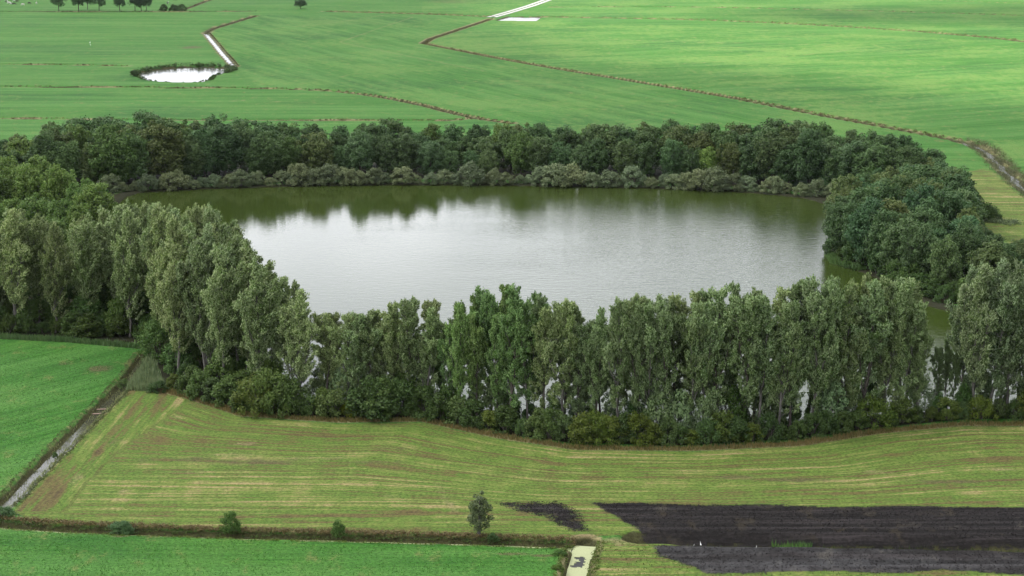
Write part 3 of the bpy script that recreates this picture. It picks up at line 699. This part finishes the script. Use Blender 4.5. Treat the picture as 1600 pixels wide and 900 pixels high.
# --- mixed wood on the right-hand spit
OUT_R = [(1270, 330), (1288, 300), (1310, 278), (1345, 262), (1400, 256), (1440, 246), (1495, 255), (1505, 290), (1512, 330), (1520, 362), (1600, 370), (1700, 380)]
SPIT = path([(1306, 400), (1350, 414), (1430, 448), (1475, 462), (1700, 470), (1700, 425), (1560, 400), (1500, 345), (1490, 316), (1420, 300), (1320, 330)])
k = 0
for X, Y in sorted(poisson(SPIT, 6.0), key=lambda q: q[0]):
    px = px_of(X, Y); k += 1; h = min(height_to(Y, interp(OUT_R, px) + random.uniform(0, 16)), random.uniform(10.5, 14.5)); h = max(h, 4.5)
    u = random.random(); desc, tint = ('dark green', (1, 1, 1))
    if u < .25: desc, tint = 'brown-tinged', (1.32, 1.04, .95)
    elif u < .45: desc, tint = 'grey-green', (1.3, 1.2, 1.25)
    elif u < .58: desc, tint = 'bluish green', (.88, 1.0, 1.12)
    plant('broadleaf_tree', random.choice(OAK), (M['oak'], M['bark_dark']), X, Y, h, f'{desc} tree on the wooded right-hand spit, {ordinal(k)} from the left', 'tree', 'trees on the right-hand spit', random.uniform(.8, 1.1), None, jit(tint, .14))
for i_, (px, py, h, w) in enumerate([(1512, 330, 6.5, 1.1), (1532, 344, 5.0, 1.3), (1549, 345, 3.4, 1.2)]):
    X, Y = at(px, py); plant('bush', BSH[i_], (M['bush'], M['bark_dark']), X, Y, h, f'dark bush at the field edge beyond the spit, {ordinal(i_ + 1)} of three from left', 'bush', 'bushes beyond the spit', w, None, (.8, .85, .8), parts=('stem', 'foliage'))

# --- taller scrub between the trunks of the near row
k = 0; px = 500
while px < 1640:
    X, Y = at(px, interp(ROWLINE, px)); k += 1
    plant('scrub_tree', random.choice(BSH), (M['poplar'] if random.random() < .6 else M['bush'], M['bark_dark']), X, Y + random.uniform(-1.5, 4.5), random.uniform(3.5, 7.5) if not 1445 < px < 1510 else random.uniform(3, 5), f'leafy scrub between the trunks of the near row, {ordinal(k)} from the left', 'bush', 'scrub between the near poplars', random.uniform(.5, .75), None, jit((.75, .85, .7), .2), parts=('stem', 'foliage'))
    px += random.uniform(20, 44)

# --- undergrowth in front of the near row
LINE = [(262, 604), (300, 618), (380, 644), (530, 652), (655, 651), (700, 660), (780, 676), (900, 693), (1080, 695), (1250, 687), (1370, 668), (1500, 656), (1640, 657)]
k = 0; px = 270
while px < 1640:
    X, Y = at(px, interp(LINE, px)); k += 1; tall = random.uniform(2.2, 4.8)
    if 400 < px < 460 or 570 < px < 640: tall = random.uniform(5.5, 7.5)
    u = random.random(); desc, tint = 'dark green', (1, 1, 1)
    if u < .2: desc, tint = 'olive', (1.3, 1.1, .8)
    elif u < .32: desc, tint = 'yellowish green', (1.5, 1.3, .75)
    elif u < .45: desc, tint = 'grey-green', (1.25, 1.15, 1.3)
    if 400 < px < 440: desc, tint = 'olive', (1.3, 1.1, .9)
    if 530 < px < 552: desc, tint, tall = 'yellow', (2.4, 1.7, .5), 2.6
    plant('hedge_bush', random.choice(BSH), (M['bush'], M['bark_dark']), X, Y + random.uniform(.3, 1.3), tall, f'{desc} bush under the near poplars, {ordinal(k)} from the left along the mown field', 'bush', 'undergrowth along the mown field', random.uniform(.85, 1.15), None, jit(tint, .15), parts=('stem', 'foliage'))
    px += random.uniform(16, 28)
# --- undergrowth along the left wood
k = 0; px = -10
while px < 236:
    X, Y = at(px, 519 + px * .035); k += 1; big = 110 < px < 140
    plant('hedge_bush', BSH[k % 6], (M['bush'], M['bark_dark']), X, Y + (random.uniform(.2, 1.2) if not big else -.6), random.uniform(2.2, 5.0) if not big else 4.2, f'bush at the foot of the left poplars, {ordinal(k)} from the left above the green meadow', 'bush', 'undergrowth above the left meadow', 1.0 if not big else 1.2, None, jit((1, 1, .9), .2), parts=('stem', 'foliage'))
    px += random.uniform(18, 30)

# --- undergrowth inside the left wood and along the spit's shore
k = 0
for X, Y in sorted(poisson(path([(-60, 512), (-60, 440), (190, 440), (290, 490), (440, 620), (470, 640), (400, 632), (300, 600), (252, 580), (236, 524)]), 5.2), key=lambda q: q[0]):
    k += 1; plant('wood_bush', random.choice(BSH), (M['bush'], M['bark_dark']), X, Y, random.uniform(3.2, 7.0), f'leafy bush growing between the left poplars, {ordinal(k)} counting from the left', 'bush', 'undergrowth inside the left wood', random.uniform(.8, 1.1), None, jit((1.1, 1.1, .95), .25), parts=('stem', 'foliage'))
k = 0
for q in np.linspace(0, 1, 20):
    L_ = [(1300, 398), (1330, 408), (1390, 436), (1440, 462), (1480, 474), (1560, 478), (1640, 480)]; px = 1300 + 340 * q; X, Y = at(px, interp(L_, px)); k += 1
    plant('shore_bush', random.choice(BSH), (M['bush'], M['bark_dark']), X, Y + random.uniform(.5, 4), random.uniform(3.0, 6.5), f'dark bush on the near shore of the right-hand spit, {ordinal(k)} from left', 'bush', 'bushes on the spit shore', random.uniform(.9, 1.3), None, jit((.95, 1, .95), .2), parts=('stem', 'foliage'))

# --- single plants on the near ditch and far fields
X, Y = at(748, 836)
plant('young_tree', YOUNG, (M['willow'], M['bark']), X, Y, height_to(Y, 768), 'lone slim grey-green tree on the bank of the near ditch', 'tree', None, 1.05, None, (.75, .75, .7))
for px, py, tp, lab in [(360, 831, 797, 'small round green sapling on the near ditch'), (529, 838, 812, 'smaller dark green sapling on the near ditch right of the round one')]:
    X, Y = at(px, py); plant('sapling', BSH[1], (M['bush'], M['bark_dark']), X, Y, height_to(Y, tp), lab, 'sapling', None, .75, None, (1.1, 1.25, 1), parts=('stem', 'foliage'))
for px, py, h, w, tint, lab in [(190, 829, 1.5, 2.2, (.9, 1.1, 1.3), 'low bluish bush filling the near ditch'), (874, 866, 1.0, 1.6, (.9, 1.1, .8), 'dark green bramble on the left bank of the duckweed canal'), (871, 888, .9, 1.5, (1.1, 1.1, .7), 'lower bramble at the bottom edge beside the duckweed canal'),
                                (5, 806, 1.6, 1.9, (1, 1.2, 1.4), 'blue-green bush at the corner where the two ditches meet'), (770, 842, 1.1, 1.3, (1, 1.1, 1.2), 'small bush right of the lone ditch tree'), (193, 603, 1.6, 1.3, (1, 1, .9), 'dark bush at the upper end of the left ditch'), (86, 712, .9, .9, (1, 1.1, 1), 'little dark bush half way along the left ditch'),
                                (247, 612, 2.2, 1.3, (.9, 1, 1), 'rounded bush at the wood corner beside the reeds')]:
    X, Y = at(px, py); plant('bush', random.choice(BSH), (M['bush'], M['bark_dark']), X, Y, h, lab, 'bush', None, w, None, tint, z=-.35, parts=('stem', 'foliage'))
FT = [(92, 17.2, 1.0), (123, 17.2, .95), (137, 14.5, .8), (155, 17.2, 1.0), (187, 17.2, .8), (211, 17.2, .85), (221, 17.0, .8), (229, 16.8, .75)]
for i_, (px, py, s) in enumerate(FT):
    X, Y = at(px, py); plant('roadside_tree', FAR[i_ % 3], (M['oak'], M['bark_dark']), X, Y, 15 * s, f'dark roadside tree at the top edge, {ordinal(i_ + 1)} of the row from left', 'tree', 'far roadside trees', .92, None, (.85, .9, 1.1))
X, Y = at(470, 13.5)
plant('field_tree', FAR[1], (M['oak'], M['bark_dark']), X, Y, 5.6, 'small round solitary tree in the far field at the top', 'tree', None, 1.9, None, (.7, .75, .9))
for i_, (px, w) in enumerate([(256, 1.2), (272, 1.3), (285, 1.2)]):
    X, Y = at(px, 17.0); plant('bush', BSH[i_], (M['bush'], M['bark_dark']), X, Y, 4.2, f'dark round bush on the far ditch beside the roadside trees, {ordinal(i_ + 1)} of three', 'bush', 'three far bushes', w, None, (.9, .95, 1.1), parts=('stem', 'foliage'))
X, Y = at(210, 119)
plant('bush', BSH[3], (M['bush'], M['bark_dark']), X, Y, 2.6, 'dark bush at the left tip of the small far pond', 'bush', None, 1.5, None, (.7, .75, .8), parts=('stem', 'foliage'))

# ------------------------------------------------------------------ reeds, bank herbs (uncountable)
def along(L, n, r, lat):
    seg = np.linalg.norm(np.diff(L, axis=0), axis=1); cum = np.concatenate([[0], np.cumsum(seg)])
    s = r.random(n) * cum[-1]; i = np.clip(np.searchsorted(cum, s) - 1, 0, len(seg) - 1)
    f = (s - cum[i]) / seg[i]; p = L[i] + (L[i + 1] - L[i]) * f[:, None]
    d = (L[i + 1] - L[i]) / seg[i][:, None]; nrm = np.column_stack([-d[:, 1], d[:, 0]])
    return p + nrm * lat[:, None]
def ground_z(p):
    ix = np.clip(np.searchsorted(gx, p[:, 0]), 0, NX - 1); iy = np.clip(np.searchsorted(gy, p[:, 1]), 0, NY - 1)
    return Z.reshape(NY, NX)[iy, ix]
def blades(name, p, h0, h1, w, mat, label, cat, seed, tint=(1, 1, 1), lean=.35):
    r = np.random.default_rng(seed); n = len(p); h = r.uniform(h0, h1, n) * (0.6 + .4 * (1 + cheap_noise(p, 1.2, seed)))
    a = r.uniform(0, 6.28, n); side = np.column_stack([np.cos(a), np.sin(a), np.zeros(n)]) * (w * r.uniform(.6, 1.3, n))[:, None] * .5
    b = r.uniform(0, 6.28, n); l = lean * r.random(n) * h; tip = np.column_stack([np.cos(b) * l, np.sin(b) * l, h])
    base = np.column_stack([p, ground_z(p) - .05])
    Vv = np.stack([base - side, base + side, base + tip * .6 + side * .9, base + tip], 1).reshape(-1, 3)
    sp = p * np.array([.06, .8]) if cat == 'grass' else p
    a4 = np.repeat(np.column_stack([r.random(n), np.clip(.5 + .9 * cheap_noise(sp, .9, seed + 1), 0, 1), r.random(n), np.ones(n)]), 4, axis=0)
    o = obj(name, mesh_np(name, Vv, np.arange(n * 4).reshape(-1, 4), {'rnd': a4}), mat); o.color = (*tint, 1)
    return tag(o, label, cat, kind='stuff')
def herbs(name, p, rad, size, per, mat, label, cat, seed, tint=(1, 1, 1), tall=None):
    r = np.random.default_rng(seed); n = len(p); q = rad * r.uniform(.55, 1.3, n) * (.75 + .5 * (1 + cheap_noise(p, .5, seed)) / 2)
    if tall is not None: q = q * tall
    cs = np.column_stack([p, ground_z(p) + q * .45]); ax = np.tile(np.array([0, 0, 1.0]), (n, 1))
    V_, F_, a_ = leaves(cs, np.column_stack([q, q * .8]), ax, per, size, r, .3, .5, .5)
    a_[:, 1] = np.repeat(.5 + .5 * cheap_noise(p, .7, seed + 1), per * 4)
    o = obj(name, mesh_np(name, V_, F_, {'rnd': a_}), mat); o.color = (*tint, 1)
    return tag(o, label, cat, kind='stuff')
r_ = np.random.default_rng(11)
def scatter(poly, n, r):
    lo, hi = poly.min(0), poly.max(0); q = r.uniform(lo, hi, (n * 4, 2)); return q[inside(q, poly)][:n]
def two_side(L, n, w0, w1, r): return along(L, n, r, r.uniform(w0, w1, n) * np.where(r.random(n) < .5, 1, -1))
nearL = DITCH['near'][0]
herbs('bank_herbs', along(nearL, 1500, r_, r_.uniform(1.25, 2.3, 1500)), .34, .20, 12, M['sedge'], 'reddish brown herbs on the far bank of the near ditch', 'herbs', 21, (1.05, .9, .85))
herbs('bank_herbs', along(nearL, 700, r_, r_.uniform(-2.2, -1.35, 700)), .22, .16, 10, M['bush'], 'low green herbs on the near bank of the near ditch', 'herbs', 20, (1.5, 1.3, .9))
herbs('bank_herbs', along(nearL, 500, r_, r_.uniform(.8, 1.3, 500)), .24, .16, 10, M['bush'], 'dark green herbs at the far waterline of the near ditch', 'herbs', 19, (1.0, 1.0, .9))
herbs('bank_herbs', two_side(DITCH['canal'][0], 420, 1.4, 2.5, r_), .30, .18, 14, M['bush'], 'green herbs on the banks of the short canal', 'herbs', 22, (1.3, 1.1, .8))
herbs('bank_herbs', two_side(DITCH['left'][0], 1300, 1.25, 2.2, r_), .24, .16, 11, M['sedge'], 'brown-green herbs fringing the straight left ditch', 'herbs', 23, (.75, 1.0, .7))
blades('ditch_reeds', along(DITCH['left'][0], 5200, r_, r_.uniform(-1.2, 1.2, 5200)), .3, .5, .09, M['reed'], 'pale reed stubble standing in the left ditch', 'reeds', 24, (2.0, 1.65, 1.15))
blades('ditch_reeds', along(path([(1060, 842), (1160, 844), (1250, 845), (1420, 847), (1700, 853)]), 1800, r_, r_.uniform(-.5, .7, 1800)), .15, .6, .1, M['reed'], 'scattered green reeds in the black ditch between the ploughed strips', 'reeds', 25, (.45, .5, .3))
blades('reed_tuft', along(path([(1208, 845), (1225, 845), (1240, 845.5), (1266, 846)]), 260, r_, r_.normal(size=260) * .5), .5, 1.25, .13, M['reed'], 'bright green reed tuft in the black ditch', 'reeds', 26, (1.0, 1.5, .6))
blades('reed_bed', scatter(path([(196, 610), (214, 580), (236, 545), (252, 596), (262, 606), (240, 612)]), 3200, r_), .4, 1.5, .20, M['reed'], 'blue-green reed bed at the upper end of the left ditch', 'reeds', 27, (1.25, 1.2, .95))
blades('reed_strip', along(path([(-80, 524), (0, 527), (110, 533), (225, 543)]), 5000, r_, r_.uniform(-1.2, 1.0, 5000)), .35, 1.0, .16, M['reed'], 'long strip of green reeds between left meadow and poplars', 'reeds', 28, (.75, .95, .55))
blades('dry_grass', along(treeline, 14000, r_, r_.uniform(-.9, 1.0, 14000)), .25, .65, .12, M['sedge'], 'reddish dry grass fringe between mown field and bushes', 'grass', 29, (1.5, 1.3, 1.05))
for nm, n, h, w0, w1, lab, tint in [('pasture', 260, .45, 0, 1.2, 'thin dark ditch line left of the small far pond', (.9, 1, .8)), ('long', 900, .55, .2, 1.6, 'dark herbs in the long ditch curving below the small far pond', (.7, .75, .6)), ('rear', 450, .45, 0, 1.3, 'herbs in the ditch just behind the far wood', (.9, 1, .8)),
                                    ('stream', 260, .6, 0, 1.8, 'scrubby herbs along the thin stream above the small far pond', (.7, .75, .65)), ('inlet', 380, .5, 1.7, 2.8, 'dark herbs edging the bright inlet of the small far pond', (.6, .65, .5)), ('road', 900, .8, 0, 2.2, 'dark herbs in the top-left roadside ditch', (.36, .46, .4)),
                                    ('road2', 500, .7, 0, 2.2, 'dry herbs in the top ditch left of the pale track', (1.1, 1, .9)), ('road3', 1200, .7, 0, 2.4, 'brown herbs along the top-right ditch', (.8, .78, .62)), ('angle', 1900, .65, 0, 1.8, 'brown-green herbs in the long angled ditch across the far fields', (.8, .85, .65)),
                                    ('creek', 1100, 1.15, .5, 3.8, 'dense grey-green scrub along the creek at the right edge', (.75, .9, .85)), ('far', 300, .5, 0, 1.2, 'thin herb line in the farthest ditch at top right', (.8, .9, .8)), ('hedge', 220, .7, 0, 1.3, 'thin hedge line rising from the three far bushes', (.9, .9, .8))]:
    herbs('ditch_herbs', two_side(DITCH[nm][0], n, w0, w1 * (.8 if nm != 'creek' else 1), r_), h * (1.25 if nm[:4] == 'road' else 1.0 if nm in ('far', 'creek', 'hedge') else .8), .32, 16, M['sedge'], lab, 'herbs', 40 + n, tint)
ring2 = np.vstack([POND2, POND2[:1]]); pr_ = along(ring2, 420, r_, r_.uniform(-.3, 2.4, 420)); pr_ = pr_[sdist(pr_, POND2) > .3]
ctr = POND2.mean(0); ty = np.where(pr_[:, 1] > ctr[1], 1.0, .30); ty = np.where(pr_[:, 0] < ctr[0] - 10, .9, ty)
herbs('pond_scrub', pr_, 1.25, .5, 34, M['bush'], 'dark scrub ringing the small far pond', 'scrub', 60, (.75, .8, .75), ty)
for poly, n, lab in ((PL1, 7000, 'black clods on the upper ploughed strip'), (PL2, 3600, 'black clods on the lower ploughed strip'), (PL0, 900, 'dark clods on the small bare patch left of the ploughed strips')):
    q_ = scatter(poly, n, r_); q_ = q_[poly_dist(q_, DITCH['plough'][0]) > 2.2]
    herbs('soil_clods', q_, .09, .16, 3, M['clod'], lab, 'clods', 80 + n)
# short grass standing on the near fields, thick enough to roughen them
def grass(name, poly, n, h0, h1, w, mat, label, seed, tint, avoid=()):
    r = np.random.default_rng(seed); q = scatter(poly, n, r)
    for a in avoid: q = q[sdist(q, a) > 0]
    for L in ('near', 'canal', 'left', 'plough'): q = q[poly_dist(q, DITCH[L][0]) > 1.9]
    return blades(name, q, h0, h1, w, mat, label, 'grass', seed, tint, .9)
grass('grass', MOWN, 20000, .05, .16, .14, M['grass_mown'], 'mown yellow-green grass on the big near field', 70, (1, 1, 1), (PL1, PL0))
grass('grass', CORNER, 9000, .06, .25, .16, M['grass_mown'], 'rough brownish grass at the bottom right corner', 71, (1, 1, 1), (PL2,))
grass('grass', path([(-80, 824), (60, 828), (640, 845), (895, 852), (880, 960), (-80, 960)]), 22000, .06, .18, .15, M['grass_green'], 'lush green grass of the bottom left meadow', 72, (1, 1, 1))
grass('grass', path([(-80, 536), (215, 546), (190, 596), (110, 676), (20, 766), (-80, 860)]), 16000, .06, .18, .15, M['grass_green'], 'lush green grass of the left meadow beside the straight ditch', 73, (1, 1, 1))
ringp = path([(182, 303), (290, 296), (480, 290), (650, 288), (830, 290), (1000, 293), (1170, 300), (1290, 313)])
blades('shore_grass', along(path([(1290, 396), (1300, 410), (1345, 422)]), 2500, r_, r_.uniform(-.4, 1.8, 2500)), .4, 1.1, .15, M['reed'], 'green grassy bank at the tip of the right-hand spit', 'grass', 61, (.7, .9, .45))
herbs('field_corner_scrub', along(path([(1508, 347), (1550, 345), (1590, 352)]), 150, r_, r_.uniform(-2.5, 2.5, 150)), .8, .34, 22, M['reed'], 'pale scrub at the field corner beyond the spit', 'scrub', 62, (.9, .9, .7))

# ------------------------------------------------------------------ small things
for i_, (px, py, an, ln, lab) in enumerate([(158.5, 633.5, 8, 1.5, 'upper of two brown boards across the left ditch'), (151, 640.5, 12, 1.3, 'lower of two brown boards across the left ditch')]):
    X, Y = at(px, py); bm = bmesh.new(); bmesh.ops.create_cube(bm, size=1.0); bmesh.ops.scale(bm, vec=(ln, .34, .07), verts=bm.verts)
    bmesh.ops.bevel(bm, geom=bm.edges[:], offset=.012, segments=1, affect='EDGES')
    for v in bm.verts: v.co.z += .05 * math.sin(v.co.x * 1.5)
    o = bm_obj('board', bm, M['board'], None, (X, Y, -.60)); o.rotation_euler = (.14, .05, R(an)); tag(o, lab, 'board', 'boards in the left ditch')
X, Y = at(1286, 672); dv, df = tubes([(np.array([[0, 0, 2.0], [.6, -.3, 2.8], [1.1, -.4, 3.7]]), np.array([.07, .06, .03])), (np.array([[.1, 0, 2.1], [1.0, -.3, 2.6], [1.9, -.4, 3.0]]), np.array([.06, .05, .02])), (np.array([[-.2, .3, -.2], [0, 0, 2.05]]), np.array([.1, .07]))], 6)
tag(obj('dead_branch', mesh_np('dead_branch', dv, df, smooth=True), M['dead'], None, (X, Y, 0)), 'pale bare dead branch poking out of the hedge by the mown field', 'branch')
def skin_mesh(name, verts, edges, radii, mat, root=0):
    me = bpy.data.meshes.new(name); me.from_pydata(verts, edges, [])
    me.materials.append(mat); o = bpy.data.objects.new(name, me); C.objects.link(o)
    o.modifiers.new('skin', 'SKIN')
    for i, rr in enumerate(radii):
        me.skin_vertices[0].data[i].radius = rr if isinstance(rr, tuple) else (rr, rr)
    me.skin_vertices[0].data[root].use_root = True
    sb = o.modifiers.new('subdivision', 'SUBSURF'); sb.levels = sb.render_levels = 1
    return o
def cow(px, py, az, mat, label, graze=True):
    v = [(0, 0, 1.05), (.55, 0, 1.08), (-.6, 0, 1.08), (.85, 0, 1.15), (1.15, 0, .75 if graze else 1.4), (1.4, 0, .25 if graze else 1.45), (1.55, 0, .12 if graze else 1.35)]
    e = [(0, 1), (0, 2), (1, 3), (3, 4), (4, 5), (5, 6)]; rd = [.40, .37, .36, .24, .17, .13, .09]
    for x, base in ((.6, 1), (-.65, 2)):
        for s in (-1, 1):
            i = len(v); v += [(x, s * .2, .75), (x + (.02 if x > 0 else -.08), s * .22, .4), (x, s * .22, .02)]; e += [(base, i), (i, i + 1), (i + 1, i + 2)]; rd += [.14, .075, .06]
    i = len(v); v += [(-.98, 0, 1.2), (-1.05, 0, .6)]; e += [(2, i), (i, i + 1)]; rd += [.05, .03]
    X, Y = at(px, py); o = skin_mesh('cow', v, e, rd, mat); o.location = (X, Y, float(ground_z(np.array([[X, Y]]))[0])); o.rotation_euler = (0, 0, R(az))
    return tag(o, label, 'cow', 'cows grazing at the top left')
cow(10, 4.2, 20, M['cow_pied'], 'leftmost pied cow in the herd at the top left corner')
cow(14.5, 6.2, 200, M['cow_pale'], 'pale cow at the lower edge of the top left herd')
cow(18, 7.6, 150, M['cow_pied'], 'pied cow in the middle of the top left herd')
cow(22, 7.8, 10, M['cow_dark'], 'dark cow at the lower right of the top left herd')
cow(23, 2.5, 180, M['cow_pied'], 'big black and white cow at the top of the left herd')
cow(27, 4.0, 0, M['cow_dark'], 'black cow at the right end of the top left herd', False)
cow(36, 9.0, 170, M['cow_pale'], 'pale cow standing alone right of the top left herd')
cow(45.5, 6.8, 30, M['cow_dark'], 'dark brown cow between the pale cow and the roadside trees')
cow(57, 6.6, 95, M['cow_pale'], 'small cow seen end-on just left of the roadside trees', False)
cow(262, 6.2, 80, M['cow_pied'], 'pied cow seen end-on above the three far bushes', False)
cow(273, 1.0, 0, M['cow_dark'], 'dark cow at the top edge right of the end-on pied cow')
def bird(px, py, az, label, s=1.0, z=0.0):
    v = [(0, 0, .55), (.18, 0, .6), (-.22, 0, .5), (-.36, 0, .46), (.26, 0, .78), (.24, 0, .95), (.33, 0, .99), (.46, 0, .97)]
    e = [(0, 1), (0, 2), (2, 3), (1, 4), (4, 5), (5, 6), (6, 7)]; rd = [.13, .10, .09, .03, .045, .04, .05, .012]
    for q in (-1, 1):
        i = len(v); v += [(-.02, q * .06, .3), (0, q * .06, .0)]; e += [(0, i), (i, i + 1)]; rd += [.02, .016]
    X, Y = at(px, py); o = skin_mesh('white_bird', v, e, rd, M['white']); o.location = (X, Y, float(ground_z(np.array([[X, Y]]))[0]) + z); o.rotation_euler = (0, 0, R(az)); o.scale = (s, s, s)
    return tag(o, label, 'bird', 'white birds')
bird(140.5, 68, 20, 'upper of two white birds in the far left field', .9)
bird(141.5, 71.5, 200, 'lower of two white birds in the far left field', .8)
bird(1083, 843, 10, 'leftmost small white bird in the black ditch', .45, .25)
bird(1095, 848, 100, 'upright white bird at the near edge of the black ditch', .6, .3)
bird(1181, 846, 40, 'white bird in the black ditch left of the bright reed tuft', .5, .25)

# ------------------------------------------------------------------ two unseen clouds, added to dim the sun around the lit far right fields
CL_ALT = 760.0; sh = CL_ALT / math.tan(SUN_EL); SUNH = np.array([math.sin(SUN_AZ), math.cos(SUN_AZ)])
def cloud(shade_poly, label, seed):
    poly = shade_poly + SUNH * sh; lo, hi = poly.min(0) - 60, poly.max(0) + 60  # cloud outline is the wanted shade area, moved up along the sun direction
    cx, cy = np.arange(lo[0], hi[0], 14.0), np.arange(lo[1], hi[1], 14.0); CX, CY = np.meshgrid(cx, cy); Q = np.column_stack([CX.ravel(), CY.ravel()])
    sd = sdist(Q, poly) + 26 * cheap_noise(Q, .02, seed) + 12 * cheap_noise(Q, .07, seed + 1)
    th = np.where(sd < 0, 45 * (1 - np.exp(sd / 60.0)), 0) * (1 + .5 * cheap_noise(Q, .05, seed + 2)); n = len(Q)
    top = np.column_stack([Q, CL_ALT + th]); bot = np.column_stack([Q, CL_ALT - .35 * th]); ix = np.arange(n).reshape(len(cy), len(cx))
    f = np.column_stack([ix[:-1, :-1].ravel(), ix[:-1, 1:].ravel(), ix[1:, 1:].ravel(), ix[1:, :-1].ravel()]); f = f[(th[f] > 0).any(1)]
    o = obj('cloud', mesh_np('cloud', np.vstack([top, bot]), np.vstack([f, f[:, ::-1] + n]), smooth=True), M['cloud'])
    return tag(o, label, 'cloud', kind='stuff')
t_c = NT('cloud'); tr_ = t_c.n('ShaderNodeBsdfTransparent'); tl_ = t_c.n('ShaderNodeBsdfTranslucent', {'Color': (.92, .93, .95, 1)})
M['cloud'] = t_c.done(t_c.n('ShaderNodeMixShader', {0: .52, 1: tr_.outputs[0], 2: tl_.outputs[0]}).outputs[0])
cloud(np.array([(-420, 60), (420, 60), (440, 620), (330, 700), (180, 690), (120, 800), (40, 860), (20, 1010), (-20, 1120), (0, 1500), (-480, 1500), (-480, 500)]), 'broad thin unseen cloud added overhead to shade the pond and the near fields', 5)
cloud(np.array([(150, 1130), (330, 1090), (420, 1110), (480, 1230), (300, 1260), (120, 1210)]), 'smaller unseen cloud added to shade the farthest fields at top right', 8)

# ------------------------------------------------------------------ haze: the air between the fields and the drone
bm = bmesh.new(); bmesh.ops.create_cube(bm, size=1.0); bmesh.ops.scale(bm, vec=(7400, 7400, 98), verts=bm.verts); bmesh.ops.translate(bm, vec=(0, 0, 46), verts=bm.verts)
hm = bpy.data.materials.new('haze'); hm.use_nodes = True; hm.node_tree.nodes.clear()
ho = hm.node_tree.nodes.new('ShaderNodeOutputMaterial'); hv = hm.node_tree.nodes.new('ShaderNodeVolumePrincipled')
hv.inputs['Color'].default_value = (.86, .92, 1.0, 1); hv.inputs['Density'].default_value = .000012; hv.inputs['Anisotropy'].default_value = .2
hm.node_tree.links.new(hv.outputs[0], ho.inputs['Volume'])
tag(bm_obj('haze', bm, hm), 'thin pale haze hanging over the far fields', 'haze', kind='stuff')
